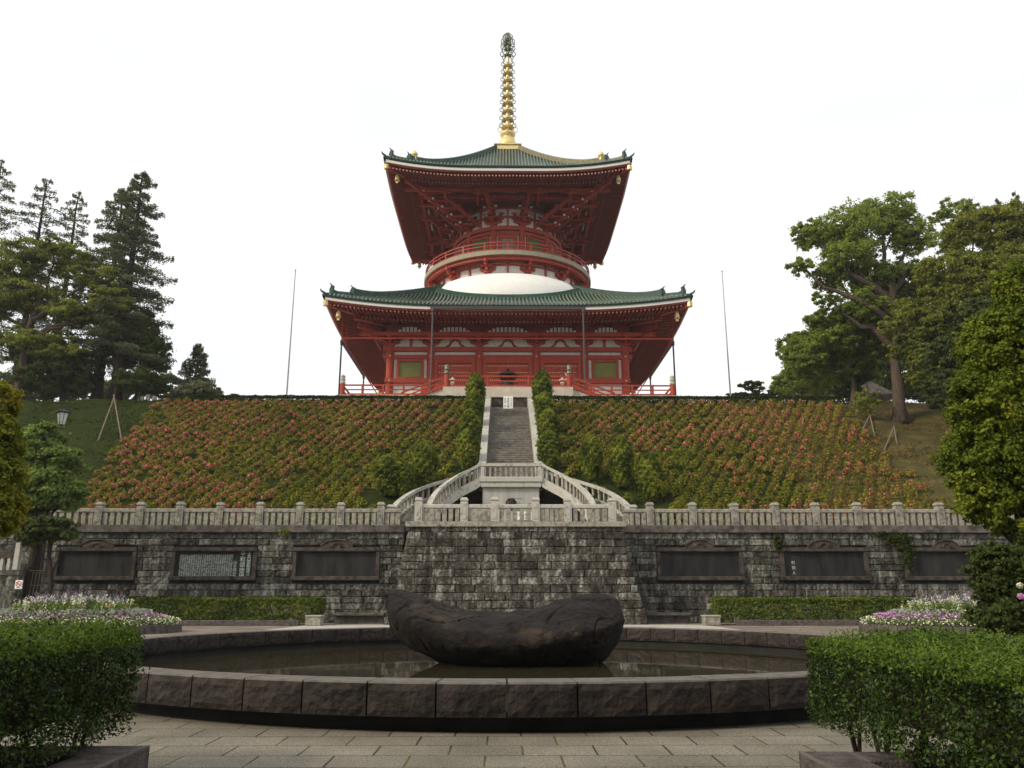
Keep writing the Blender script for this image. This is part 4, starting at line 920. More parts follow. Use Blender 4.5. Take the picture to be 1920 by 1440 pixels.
for s in (-1, 1):
    fence('terrace_rail', [(s*6.6,-T,zt_),(s*T,-T,zt_),(s*T,T,zt_)], [(s*(6.6+i*2.15),-T,zt_) for i in range(1,5)]+[(s*T,-T+i*3.4,zt_) for i in range(1,8)])
    fence('stair_rail', [(s*6.2,-T-3.7,zt_),(s*10.7,-T-3.7,zt_-1.75)], [(s*8.6,-T-3.7,zt_-.95)])
    fence('stair_rail', [(s*6.2,-T-.9,zt_),(s*10.7,-T-.9,zt_-1.75)], [(s*8.6,-T-.9,zt_-.95)])
    for (x, y, hh) in ((s*6.15,-T-3.7,1.35),(s*6.15,-T-.9,1.35),(s*T,-T,1.25)):
        m = PB(); m.lathe([(.26,zt_-.1),(.26,zt_+hh)], 14, (x, y)); o = m.build('newel_post', M['red'], pg)
        m = PB(); z = zt_+hh; m.lathe([(.29,z),(.29,z+.22),(.22,z+.26),(.22,z+.4),(.29,z+.44),(.29,z+.55),(.16,z+.62),(.28,z+.78),(.18,z+.95),(.02,z+1.05)], 14, (x, y)); m.build('finial_cap', M['oldbronze'] if abs(x) < 10 else M['stonelight'], o, smooth=True)
fence('terrace_rail', [(-6.15,-T-3.7,zt_),(6.15,-T-3.7,zt_)], [(x,-T-3.7,zt_) for x in (-2.05, 2.05)])

# incense burner shelter, lanterns
iz = FLZ; ix = PCX; iy = D-T-1.6
t = thing('incense_burner', 'black bronze incense burner with a hexagonal hat roof behind the red railing', 'incense burner', (ix, iy, iz))
m = MB(ix, iy, 0); m.lathe([(2.75*.5,iz+1.75),(1.35,iz+1.80),(.8,iz+2.05),(.2,iz+2.2),(.13,iz+2.28),(.2,iz+2.38),(.02,iz+2.62)], 6); m.lathe([(.85,iz+1.35),(.9,iz+1.4),(.5,iz+1.55),(.3,iz+1.76)], 6); m.build('hat_roof', M['bronze'], t)
m = MB(ix, iy, 0)
for j in range(6): a = math.pi/3*j; m.tube([(.5*math.cos(a),.5*math.sin(a),iz+.9),(.5*math.cos(a),.5*math.sin(a),iz+1.5)], .04, 6)
m.build('hat_pillar', M['bronze'], t)
m = MB(ix, iy, 0); m.lathe([(.35,iz),(.3,iz+.3),(.62,iz+.5),(.72,iz+.75),(.66,iz+.92),(.70,iz+.98),(.55,iz+.98),(.5,iz+.8)], 20, cap=False)
for s in (-1, 1): m.tube([(s*.66,0,iz+.6),(s*.95,0,iz+.75),(s*.9,0,iz+1.0)], .06, 6)
m.build('bowl', M['bronze'], t, smooth=True)
for s, px in ((-1, 847), (1, 1054)):
    x = PX(px, 81.5, 22); y = 81.7; t = thing('stone_lantern', 'small pale stone lantern behind the red railing %s of the incense burner' % ('left' if s < 0 else 'right'), 'lantern', (x, y, iz), 'stone lanterns on the terrace')
    m = MB(x, y, 0); m.lathe([(.2,iz),(.13,iz+.15),(.12,iz+.85),(.25,iz+.95)], 10); m.build('pedestal', M['concrete'], t)
    m = MB(x, y, 0); m.cbox((0,0,iz+1.12), (.36,.36,.34), b=.03); m.build('light_chamber', M['concrete'], t)
    m = MB(x, y, 0); m.lathe([(.42,iz+1.29),(.36,iz+1.38),(.12,iz+1.5),(.08,iz+1.6),(.02,iz+1.68)], 6); m.build('lantern_roof', M['concrete'], t)
# flagpoles
for s, p0, p1 in ((-1, (537,748), (554,508)), (1, (1370,748), (1354,510))):
    Y = 88; a = at(*p0, Y); b = at(*p1, Y); x = (a.x+b.x)/2
    m = MB(); m.tube([(x,Y,SZ1),(x,Y,b.z)], [.10,.05], 8); m.lathe([(.02,b.z),(.1,b.z+.06),(.1,b.z+.14),(.02,b.z+.2)], 8, (x,Y))
    tag(m.build('flagpole', M['polepaint']), 'bare thin flagpole %s of the pagoda' % ('left' if s < 0 else 'right'), 'flagpole', 'flagpoles beside the pagoda')
# guard rails along the slope top
def guard(label, x0, x1, y=78.6):
    t = thing('guard_rail', label, 'railing', ((x0+x1)/2, y, SZ1)); m = MB()
    m.tube([(x0,y,SZ1+.42),(x1,y,SZ1+.42)], .09, 8); m.tube([(x0,y,SZ1+.18),(x1,y,SZ1+.18)], .04, 6); m.build('rail', M['steel'], t)
    n = int((x1-x0)/2.2)
    for i in range(n+1): m = MB(); m.tube([(x0+(x1-x0)*i/n,y,SZ1-.1),(x0+(x1-x0)*i/n,y,SZ1+.42)], .05, 6); m.build('rail_post', M['steel'], t)
guard('low grey steel guard rail along the slope top right of the stairs', 4.5, 33.5); guard('low grey steel guard rail along the slope top left of the stairs', -34, -4.0)
# ---------------- basin, boulder ----------------
BCX, BCY, RO, RI = .03, 19.4, 9.12, 8.62; BZ0, BZ1 = .20, .59
bs = thing('fountain_basin', 'large round fountain basin of red brown rock faced stone', 'basin', (BCX, BCY, 0))
NB = 68; br_ = np.random.default_rng(9)
for i in range(NB):
    a0, a1 = 2*math.pi*i/NB+.0012, 2*math.pi*(i+1)/NB-.0012; m = MB(BCX, BCY, 0)
    def fc(u, v, Rr, out, amp):
        th = a0+(a1-a0)*u; e = min(u, 1-u, v, 1-v); d = amp*(0 if e < .02 else br_.uniform(.35, 1.0))
        r = Rr+out*d; return (r*math.sin(th), -r*math.cos(th), BZ0+(BZ1-.02-BZ0)*v)
    nu, nv = 8, 5
    m.grid(lambda u, v: fc(u, v, RO, 1, .032), nu, nv); m.grid(lambda u, v: fc(1-u, v, RI, -1, .035), nu, nv)
    for th in (a0, a1):
        P = [(RI*math.sin(th),-RI*math.cos(th),BZ0),(RO*math.sin(th),-RO*math.cos(th),BZ0),(RO*math.sin(th),-RO*math.cos(th),BZ1-.02),(RI*math.sin(th),-RI*math.cos(th),BZ1-.02)]
        m.add(P, [(0,1,2,3)])
    A, B = [(r*math.sin(t), -r*math.cos(t)) for r, t in ((RI,a0),(RO,a0))], [(r*math.sin(t), -r*math.cos(t)) for r, t in ((RI,a1),(RO,a1))]
    m.add([(*A[0],BZ0),(*A[1],BZ0),(*B[1],BZ0),(*B[0],BZ0)], [(0,1,2,3)])
    o = m.build('rim_stone', M['basin'], bs); m = MB(BCX, BCY, 0)
    dz = br_.uniform(-.003,.004); am = (a0+a1)/2
    q = [(RI+.012,a0),(RO-.012,a0),(RO-.012,am),(RO-.012,a1),(RI+.012,a1),(RI+.012,am)]
    q2 = [(RI,a0),(RO,a0),(RO,am),(RO,a1),(RI,a1),(RI,am)]
    m.add([(r*math.sin(t),-r*math.cos(t),BZ1-.02) for r, t in q2]+[(r*math.sin(t),-r*math.cos(t),BZ1+dz) for r, t in q], [tuple(range(6,12))]+[(k,(k+1)%6,6+(k+1)%6,6+k) for k in range(6)])
    m.build('rim_top', M['basintop'], o)
m = MB(BCX, BCY, 0); m.ring(RI+.06, RO-.28, .006, BZ0+.004, 120); m.build('recessed_base', M['dark'], bs)
def watermat():
    m, t, b, out = nodemat('dark_still_water'); n, l = t.nodes, t.links.new
    b.inputs['Base Color'].default_value = (.035, .030, .016, 1); b.inputs['Roughness'].default_value = .025; b.inputs['IOR'].default_value = 1.33  # base colour lifted to paint in some of the wall reflection
    g = n.new('ShaderNodeNewGeometry'); mp_ = n.new('ShaderNodeMapping'); mp_.inputs['Scale'].default_value = (1, .5, 1); l(g.outputs['Position'], mp_.inputs[0])
    z = n.new('ShaderNodeTexNoise'); z.inputs['Scale'].default_value = 2.5; z.inputs['Detail'].default_value = 3; l(mp_.outputs[0], z.inputs[0])
    bp = n.new('ShaderNodeBump'); bp.inputs['Strength'].default_value = .12; bp.inputs['Distance'].default_value = .01; l(z.outputs[0], bp.inputs['Height']); l(bp.outputs[0], b.inputs['Normal']); return m
m = MB(BCX, BCY, 0); n = 96; m.add([((RI+.07)*math.cos(2*math.pi*k/n), (RI+.07)*math.sin(2*math.pi*k/n), .05) for k in range(n)], [tuple(range(n))]); tag(m.build('water', watermat()), kind='structure')

def rockmat():
    m, t, b, out = nodemat('dark_boulder'); n, l = t.nodes, t.links.new
    g = n.new('ShaderNodeNewGeometry'); a = n.new('ShaderNodeTexNoise'); a.inputs['Scale'].default_value = 1.1; a.inputs['Detail'].default_value = 10; a.inputs['Roughness'].default_value = .65; l(g.outputs['Position'], a.inputs[0])
    cr = n.new('ShaderNodeValToRGB'); e = cr.color_ramp.elements; e[0].position = .34; e[1].position = .68; e[0].color = (.006,.0045,.004,1); e[1].color = (.070,.046,.031,1); x = e.new(.54); x.color = (.018,.0125,.0095,1); l(a.outputs[0], cr.inputs[0]); l(cr.outputs[0], b.inputs['Base Color']); b.inputs['Roughness'].default_value = .75; b.inputs['Specular IOR Level'].default_value = .25
    c = n.new('ShaderNodeTexNoise'); c.inputs['Scale'].default_value = 7; c.inputs['Detail'].default_value = 14; c.inputs['Roughness'].default_value = .7; l(g.outputs['Position'], c.inputs[0])
    bp = n.new('ShaderNodeBump'); bp.inputs['Strength'].default_value = 1; bp.inputs['Distance'].default_value = .2; l(c.outputs[0], bp.inputs['Height']); l(bp.outputs[0], b.inputs['Normal']); return m
# boulder: outline stations along x (px), top z, bottom z, half depth
YB = 20.3
stn = [(726.5,1122,1134),(728,1104,1160),(733,1101.5,1183),(750,1104,1204),(775,1111,1222),(800,1119,1235),(825,1128,1246),(860,1137,1262),(890,1143,1263),(920,1146,1263),(950,1145.5,1263),(980,1144,1263),(1005,1138,1263),(1030,1129,1263),(1055,1120,1263),(1085,1113,1262),(1110,1109,1262),(1125,1107.5,1248),(1140,1108.5,1233),(1155,1115,1213),(1164,1129,1194),(1169,1150,1172)]
from mathutils import noise as mnoise
def boulder():
    m = MB(); NA = 132; K = len(stn); xs = [PX(p[0], YB, 1) for p in stn]; L0, L1 = xs[0], xs[-1]; rows = []
    fine = []; 
    for i in range(K-1):
        n = 10
        for j in range(n): fine.append(i+j/n)
    fine.append(K-1)
    for q in fine:
        i = min(int(q), K-2); f = q-i; x = xs[i]+(xs[i+1]-xs[i])*f
        tp = stn[i][1]*(1-f)+stn[i+1][1]*f; bt_ = stn[i][2]*(1-f)+stn[i+1][2]*f
        zt2 = at(950, tp, YB).z; zb2 = at(950, bt_, YB-.6).z; u = (x-L0)/(L1-L0)*2-1
        hd = 1.75*max(.05, 1-abs(u)**4)**.5*(.92+.08*math.cos(u*3)); c = (zt2+zb2)/2; hz = (zt2-zb2)/2; row = []
        for k in range(NA):
            a = 2*math.pi*k/NA; ca, sa = math.cos(a), math.sin(a)
            ey = math.copysign(abs(ca)**.80, ca); ez = math.copysign(abs(sa)**(.62 if sa > 0 else .85), sa)
            taper = (1-.10*ez*ez) if ez > 0 else 1-.62*abs(ez)**1.5
            # dished top
            z = c+hz*ez; 
            if ez > 0: z -= ((.30+.30*max(0, u))*max(0, -ey+.1)**1.2*ez+.08*max(0, 1-abs(ey)*2)*(1-u*u))*min(1, hz/.5)*(1-.5*math.exp(-((u+.15)/.3)**2))
            y = hd*ey*taper
            p = Vector((x, YB+y, z)); nn = (mnoise.fractal(p*.7, .9, 2.0, 5)*.05+mnoise.fractal(p*2.4, .8, 2.1, 5)*.028+mnoise.fractal(p*8, .8, 2.1, 3)*.016-max(0,.05-abs(mnoise.noise(p*.9+Vector((7,7,2)))))*1.2-abs(mnoise.noise(p*1.1+Vector((4,2,1))))*.05+.015+(mnoise.cell(p*2.1)-.5)*.0+(mnoise.voronoi(p*1.3)[0][1]-mnoise.voronoi(p*1.3)[0][0])*.04-.02)*min(1, hz/.45)*(1-abs(u)**6*.7)
            d = Vector((0, ey, ez)); p += d*nn; p.x += nn*.25
            row.append(tuple(p))
        rows.append(row)
    for r in rows: m.v += r
    for i in range(len(rows)-1):
        for k in range(NA): a = i*NA+k; b = i*NA+(k+1)%NA; m.f.append((a, a+NA, b+NA, b))
    m.f.append(tuple(range(NA))); m.f.append(tuple(len(m.v)-NA+k for k in range(NA))[::-1])
    return tag(m.build('boulder', rockmat(), smooth=False), 'huge dark boat shaped boulder with dished top rising from the basin', 'boulder')
boulder()
m = MB(); x = PX(884, YB-1.7, 1); zc = at(884, 1145, YB-1.5).z

# ---------------- foliage builders ----------------
def sphere_pts(n, r): v = r.normal(0, 1, (n, 3)); return unit(v)
def crown_cloud(lobes, nclump, nleaf, leaf, r, flat=.6, clump=.12, aspect=.6, shell=.45, up=.5, zmin=None):
    """lobes: (x,y,z,rx,ry,rz) -> leaf quads and clump centres"""
    Lb = np.array(lobes); wgt = (Lb[:,3]*Lb[:,4]*Lb[:,5])**(2/3); wgt /= wgt.sum()
    idx = r.choice(len(Lb), nclump, p=wgt); d = sphere_pts(nclump, r); rad = (shell+(1-shell)*r.uniform(0, 1, (nclump, 1))**.6)*r.uniform(.80, 1.12, (nclump, 1))
    c = Lb[idx,:3]+d*rad*Lb[idx,3:6]
    cs = clump*(Lb[idx,3]+Lb[idx,5])/2*r.uniform(.6, 1.5, nclump); cs = np.clip(cs, leaf*1.2, None)
    k = np.repeat(np.arange(nclump), nleaf); off = r.normal(0, 1, (len(k), 3))*np.array([1, 1, flat])*.62
    P = c[k]+off*cs[k][:,None]
    N = unit(off+np.array([0,0,up])+d[k]*.5)
    if zmin is not None: keep = P[:,2] > zmin; P = P[keep]; N = N[keep]
    return leaves(P, N, leaf, aspect, .6, r), c
def branches(mb, base, top, r0, ends, r, k=26, lobes_=None):
    base, top = Vector(base), Vector(top); ax = top-base
    n = 8; pts = [base+ax*i/n+Vector((r.normal(0,.012)*ax.length*(0 < i < n), r.normal(0,.012)*ax.length*(0 < i < n), 0)) for i in range(n+1)]
    mb.tube(pts, [r0*(1.35 if i == 0 else 1)*(1-.72*i/n) for i in range(n+1)], 10)
    limbs = [(q_, r0*.3) for q_ in pts[n//2:]]
    for lb in (lobes_ or []):
        p = Vector(lb[:3]); h = min(max((p.z-base.z)/max(ax.z, .1)*.6, .45), .97); j = int(h*n); s = pts[j].lerp(pts[min(j+1, n)], h*n-j); d = p-s
        if d.length < .8: continue
        K = 9; rr = r0*min(.62, .22+.045*d.length); wx, wy, wz = r.normal(0,.05,3); path = []
        for q in range(K):
            f = q/(K-1); c = math.sin(math.pi*f); path.append(s+d*f+Vector((wx*c+r.normal(0,.018), wy*c+r.normal(0,.018), (-.10+wz)*c*(1-f)+.04*math.sin(f*7)+r.normal(0,.015)))*d.length*(q > 0))
        mb.tube(path, [rr*(1-.8*q/(K-1)) for q in range(K)], 7, False); limbs += [(path[q], rr*(1-.8*q/(K-1))) for q in range(2, K)]
    la = np.array([tuple(q[0]) for q in limbs])
    idx = r.choice(len(ends), min(k*4, len(ends)), replace=False)
    for e in idx:
        p = Vector(ends[e]); dd = np.linalg.norm(la-np.array(ends[e])-[0,0,.0], axis=1); j = int(np.argmin(dd)); s, rr = limbs[j]; d = p-s; rr = min(rr*.6, .018*d.length+.02)
        mid = s+d*.5+Vector((r.normal(0,.08), r.normal(0,.08), r.uniform(-.04,.14)))*d.length; mb.tube([s, mid, p], [rr, rr*.65, rr*.2], 5, False)
def lob(px, py, Y, rpx, rz=None, ry=None):
    p = at(px, py, Y); s = mpp(Y, p.z); return (p.x, p.y, p.z, rpx*s, (ry or rpx)*s, (rz or rpx)*s)
def tree(name, label, base, topz, r0, lobes, nclump, nleaf, leaf, mat, seed, bark='bark', top=None, group=None, cat='tree', k=26, zmin=None, **kw):
    r = np.random.default_rng(seed); t = thing(name, label, cat, base, group)
    V, c = crown_cloud(lobes, nclump, nleaf, leaf, r, zmin=zmin, **kw); quads('crown', V, M[mat], t)
    m = MB(); tp = top or (base[0], base[1], topz); branches(m, (base[0], base[1], base[2]-.3), tp, r0, c, r, k, lobes); m.build('trunk', M[bark], t, smooth=True)
    return t
def conifer(label, base, h, r0, width, seed, mat='lf_con', nb=95, droop=.28, start=.2, leaf=.135, dens=1.0, group='tall conifers behind the flower slope', bark='barkdark', name='conifer', wfun=None):
    r = np.random.default_rng(seed); t = thing(name, label, 'tree', base, group); b = Vector(base); m = MB()
    n = 12; tr = [b+Vector((r.normal(0,.06), r.normal(0,.06), -.3 if i == 0 else h*i/n)) for i in range(n+1)]; m.tube(tr, [r0*(1.5 if i == 0 else 1)*(1-.93*i/n)+.02 for i in range(n+1)], 9)
    P = []; N = []
    for i in range(nb):
        u = start+(1-start)*(i+r.uniform(0, 1))/nb; z = b.z+h*u; a = i*2.4+r.uniform(-.6, .6)
        prof = (1-u)**.52 if wfun is None else wfun(u)
        Lh = width*prof*r.uniform(.45, 1.12)+.25; dr = droop*r.uniform(.2, 1.5); k0 = tr[min(int(u*n), n)]
        pts = []
        for j in range(6):
            f = j/5; pts.append(Vector((k0.x+Lh*f*math.cos(a), k0.y+Lh*f*math.sin(a), z+Lh*(.10*f-dr*f*f+.10*f**3))))
        m.tube(pts, [r0*.16*(1-u*.6)*(1-.85*j/5)+.012 for j in range(6)], 5, False)
        nl = int((70+330*Lh/width)*dens)
        f = r.uniform(.18, 1.04, nl)**.75; seg = np.array([tuple(p) for p in pts]); fi = np.clip(f*5, 0, 4.999); i0 = fi.astype(int); w_ = (fi-i0)[:,None]; i1 = np.clip(i0+1, 0, 5)
        C_ = seg[i0]*(1-w_)+seg[i1]*w_; side = np.array([-math.sin(a), math.cos(a), 0]); sp = (.12+.26*Lh*(1-np.abs(f-.55)*1.1))[:,None]
        q = r.normal(0, .5, (nl, 1)); C_ = C_+side*sp*q+np.array([0,0,1])*(r.normal(-.06, .13, (nl, 1))-.10*np.abs(q)*sp)
        P.append(C_); N.append(np.tile([0,0,1.0], (nl, 1)))
    P = np.vstack(P); N = np.vstack(N); quads('crown', leaves(P, N, leaf, .42, .75, r), M[mat], t); m.build('trunk', M[bark], t, smooth=True); return t
def gz(x, y): return H(x, y)

# left conifers
def con_px(label, tx, ty, Y, width, seed, r0=.5, **kw):
    p = at(tx, ty, Y); z = gz(p.x, Y); return conifer(label, (p.x, Y, z), p.z-z, r0, width, seed, **kw)
con_px('tallest dark conifer at the right end of the left hand group', 268, 325, 81, 6.0, 31, .62, nb=135, dens=1.15)
con_px('slightly lower dark conifer just left of the tallest one', 232, 357, 83, 5.4, 32, .6, nb=110, dens=1.0)
con_px('conifer with thin spire rising behind the yellow green tree, third from the right', 148, 362, 88, 5.2, 33, .5, nb=90, dens=.55)
con_px('conifer with open top rising behind the yellow green tree, second from the left edge', 88, 336, 88, 6.2, 34, .5, nb=90, dens=.55)
con_px('conifer cut off by the left edge of the photo', 5, 303, 86, 6.2, 35, .5, nb=95, dens=.6)
# broad yellow-green tree, dark understorey
tree('broadleaf_tree', 'wide flat topped yellow green tree in front of the left conifers', (PX(35,79,20), 79, 19.9), 0, .55, [lob(20,500,79,75,35),lob(100,480,79,70,28),lob(175,520,79,55,28),lob(215,560,78,45,26),lob(60,560,80,80,30),lob(150,590,79,60,24),lob(60,640,79,70,22),lob(120,665,79,50,18),lob(-30,560,80,60,60)], 800, 85, .135, 'lf_maple', 41, top=tuple(at(75,520,79)), k=40, flat=.35, clump=.16, shell=.3)
tree('dark_evergreen', 'dense dark evergreen mass low behind the lamp under the conifers', (PX(120,80,20), 80, 19.9), 24, .35, [lob(90,700,80,55,45),lob(135,695,80,48,48),lob(60,660,82,40,40),lob(165,700,82,30,40)], 450, 90, .14, 'lf_dark', 42, bark='barkdark', k=16)
tree('dark_evergreen', 'dark ivy grown evergreen between the two biggest conifer trunks', (PX(255,82,20), 82, 19.9), 24, .3, [lob(250,640,83,52,60),lob(290,665,82,30,45)], 300, 90, .14, 'lf_dark', 43, bark='barkdark', k=14)
tree('small_tree', 'small round green tree right of the conifer trunks at the slope top', (PX(262,78.5,20), 78.5, 19.9), 22.5, .14, [lob(258,715,78.5,42,24),lob(290,720,79,26,20),lob(232,722,79,20,16)], 240, 60, .11, 'lf_dark', 44, k=14)
conifer('grey green pyramidal tree standing apart at the left end of the slope top', (PX(366,84,22), 84, 19.9), at(366,647,84).z-19.9, .3, 3.0, 45, mat='lf_conb', nb=90, start=.05, droop=.12, leaf=.13, dens=.6, wfun=lambda u: (1-u)**.8, group=None, name='pyramidal_tree')
tree('clipped_shrub', 'low wide rounded clipped shrub below the grey green pyramidal tree', (PX(365,80,20), 80, 19.9), 20.6, .12, [lob(375,738,80,44,20),lob(345,742,80,30,16)], 260, 50, .13, 'lf_conb', 46, k=6, cat='shrub')
tree('clipped_shrub', 'tiny dark rounded shrub at the slope top farthest right of the left group', (PX(441,84,20), 84, 19.9), 20.4, .08, [lob(441,747,84,15,7)], 60, 40, .12, 'lf_dark', 47, k=4, cat='shrub')
# back filler wood seen between trunks
for side, (pa, pb) in (('left', (-60, 330)), ('right', (1480, 1990))):
    r = np.random.default_rng(50 if side == 'left' else 51); Ls = [lob(p, 735-r.uniform(0,14), 118, 26, 22) for p in np.arange(pa, pb, 22)]
    V, c = crown_cloud(Ls, 420, 40, .33, r, clump=.2); tag(quads('distant_wood', V, M['lf_dark' if side == 'left' else 'lf_broad']), 'far off low wood seen behind the tree trunks on the %s' % side, 'wood', kind='stuff')

# right trees
tree('broadleaf_tree', 'large spreading broadleaf tree with forked trunk and open crown on the right', (PX(1692,72.2,17), 72.2, gz(0,72.2)), 0, .62,
     [lob(1600,430,74,62,50),lob(1530,440,74,42,34),lob(1500,500,73,26,20),lob(1560,520,74,42,26),lob(1660,400,75,55,36),lob(1700,440,75,50,42),lob(1590,480,73,60,34),lob(1640,520,74,55,34),lob(1545,560,73,26,14),lob(1610,570,73,50,34),lob(1665,585,74,44,40),lob(1700,620,74,30,34),lob(1700,520,75,42,40),lob(1500,430,74,20,14)],
     1300, 50, .14, 'lf_broad', 61, top=tuple(at(1672,560,73)), k=70, clump=.15, shell=.25)
tree('broadleaf_tree', 'lower dark green tree filling the gap left of the forked trunk', (PX(1600,77,19), 77, gz(0,77)), 0, .3, [lob(1560,640,76,60,44),lob(1620,620,76,50,45),lob(1520,670,78,46,34),lob(1660,640,75,40,40),lob(1500,700,80,36,26),lob(1590,690,78,56,28),lob(1640,585,76,46,30),lob(1590,600,76,44,26),lob(1488,655,80,32,34),lob(1555,600,75,48,22),lob(1625,615,75,50,30)], 1100, 65, .14, 'lf_broad', 62, top=tuple(at(1600,620,77)), k=34)
tree('broadleaf_tree', 'hanging leafy tree half hidden between the forked trunk and the olive dome', (PX(1740,76,19), 76, gz(0,76)), 0, .3, [lob(1700,600,74,50,40),lob(1740,560,76,60,60),lob(1780,640,75,50,60),lob(1745,700,74,34,40),lob(1790,740,72,36,34)], 700, 65, .13, 'lf_broad', 63, top=tuple(at(1745,600,76)), k=24)
tree('dome_tree', 'huge olive green domed evergreen rising to the right edge', (PX(1840,70,18), 70, gz(0,70)), 0, .6, [lob(1850,440,70,75,50),lob(1900,425,70,60,48),lob(1780,520,69,60,48),lob(1850,540,68,80,60),lob(1910,520,68,70,60),lob(1730,600,69,46,40),lob(1800,610,68,60,50),lob(1690,590,71,30,26),lob(1960,470,70,70,70),lob(1690,625,68,34,46),lob(1735,690,67,38,46)], 1300, 100, .13, 'lf_olive', 64, top=tuple(at(1850,540,70)), k=20, clump=.13, shell=.80)
tree('broadleaf_tree', 'thin topped pale tree peeping over the olive dome', (PX(1790,90,20), 90, 19.9), 0, .3, [lob(1790,395,90,40,22),lob(1760,410,90,20,14),lob(1820,400,90,22,18),lob(1780,450,90,40,30)], 170, 70, .13, 'lf_broad', 65, top=tuple(at(1790,430,90)), k=26)
for px, py in ((1868,372),(1903,357)): con_px('tiny dark conifer tip showing over the olive dome, %s of the two' % ('left' if px < 1880 else 'right'), px, py, 105, 2.2, 66+px, .3, nb=60, group='conifer tips over the olive dome')
tree('broadleaf_tree', 'layered dark green branches beside the golden conifer', (PX(1790,62,10), 62, gz(0,62)), 0, .35, [lob(1790,660,61,60,34),lob(1850,600,61,50,50),lob(1770,730,60,46,34),lob(1830,700,60,60,60)], 600, 80, .11, 'lf_dark', 68, top=tuple(at(1810,640,61)), k=20, flat=.35)
tree('pine_tree', 'low dark layered pines at the far end of the right guard rail', (PX(1425,92,20), 92, 19.9), 0, .2, [lob(1405,722,92,22,7),lob(1432,735,92,30,8),lob(1385,742,92,22,6),lob(1460,742,92,25,7)], 110, 45, .17, 'lf_dark', 69, top=tuple(at(1415,722,92)), k=24, flat=.3)
tree('broadleaf_tree', 'feathery green tree between the low pines and the big broadleaf tree', (PX(1500,84,20), 84, 19.9), 0, .25, [lob(1500,690,84,34,30),lob(1480,715,84,36,20),lob(1530,720,84,40,22),lob(1495,640,84,22,18)], 380, 70, .13, 'lf_broad', 70, top=tuple(at(1505,690,84)), k=18)
tree('pine_tree', 'slim dark pine in front of the small roofed shelter', (PX(1598,79,20), 79, 19.9), 0, .15, [lob(1600,705,79,36,16),lob(1590,735,79,28,12),lob(1612,680,79,22,12)], 150, 50, .15, 'lf_dark', 71, top=tuple(at(1600,690,79)), k=14, flat=.4)

tree('background_trees', 'dark leafy trees closing the view behind the forked trunk and shelter', (PX(1640,98,20), 98, 19.9), 0, .4, [lob(1530,690,98,50,34),lob(1600,650,98,60,46),lob(1680,640,98,60,50),lob(1750,650,98,60,60),lob(1640,700,98,70,36),lob(1730,720,98,60,34),lob(1570,720,98,50,26)], 900, 60, .2, 'lf_dark', 72, top=tuple(at(1640,650,98)), k=20, cat='trees')
# unseen trees added behind the viewer to shade the foreground
for i, (x, y, s_) in enumerate(((-20,-8,1.15),(-11,-9,1.2),(-3.5,-10,1.3),(5,-10,1.3),(13,-9,1.2),(21,-8,1.15))):
    tree('added_shade_tree', 'added unseen shade tree behind the viewer, number %s from the left' % ('one','two','three','four','five','six')[i], (x, y, 0), 0, .35, [(x,y,9*s_,4.6,4,4.4*s_),(x+1.5,y-1,6.5*s_,3.6,3.5,2.6*s_),(x-2,y+.5,6.8*s_,3.4,3,2.4*s_)], 300, 45, .32, 'lf_dark', 400+i, top=(x,y,9*s_), k=16, group='added shade trees behind the viewer')
# ---------------- topiary cones ----------------
def cone(label, x, y, h, w, seed, group='conical topiary trees along the stairs', mat='lf_cone'):
    r = np.random.default_rng(seed); z0 = gz(x, y); t = thing('topiary_tree', label, 'topiary', (x, y, z0), group)
    n = int(11500*(h/3.6)*(w/2)); u = r.uniform(0, 1, n)**.85; a = r.uniform(0, 2*math.pi, n)
    prof = np.clip(np.minimum((u+.06)**.45*1.15, 1)*np.clip(1-u**3.0, 0, 1)**.62, .02, 1)
    lump = 1+.10*np.sin(a*5+u*17)+.08*np.sin(a*9-u*31+seed)+.06*np.sin(u*55+a*2)
    rad = w/2*prof*lump*r.uniform(.82, 1.05, n)
    P = np.stack([x+rad*np.cos(a), y+rad*np.sin(a), z0+.22+(h-.22)*u], 1); N = np.stack([np.cos(a), np.sin(a), .55+u*.6], 1)
    quads('crown', leaves(P, unit(N), .068, .5, .55, r), M[mat], t)
    m = MB(x, y, 0); pr = [(w/2*.74*min((q+.06)**.45*1.15,1)*max(0,1-q**3)**.62, z0+.35+(h-.6)*q) for q in [i/10 for i in range(11)]]; m.lathe(pr, 14); m.build('light_block_core', M['soil'], t)  # solid dark core added inside the crown to block light
    m = MB(); m.tube([(x,y,z0-.2),(x,y,z0+h*.5)], [.10,.05], 8); m.build('trunk', M['barkdark'], t)
E4 = [('lowest','second','third','topmost'), 0]
CONES = []
def cpx(px, tip, Y, wpx, label, seed, mat='lf_cone'):
    x = PX(px, Y, 14); CONES.append((x, Y, wpx*mpp(Y, 14))); zt3 = at(px, tip, Y).z; h = zt3-gz(x, Y); cone(label, x, Y, max(1.6, h), wpx*mpp(Y, 14), seed, mat=mat)
cpx(877, 803, 60.2, 50, 'lowest conical topiary in the column left of the upper stairs', 81); cpx(881, 765, 64.6, 47, 'second conical topiary up in the column left of the upper stairs', 82)
cpx(886, 731, 68.8, 44, 'third conical topiary up in the column left of the upper stairs', 83); cpx(890, 698, 73.0, 43, 'topmost conical topiary left of the stairs, against the red railing', 84)
cpx(1028, 806, 60.2, 52, 'lowest conical topiary in the column right of the upper stairs, browned', 85); cpx(1028, 766, 64.6, 50, 'second conical topiary up in the column right of the upper stairs', 86)
cpx(1022, 733, 68.8, 46, 'third conical topiary up in the column right of the upper stairs', 87); cpx(1017, 691, 73.0, 45, 'topmost conical topiary right of the stairs, tallest against the red door', 88)
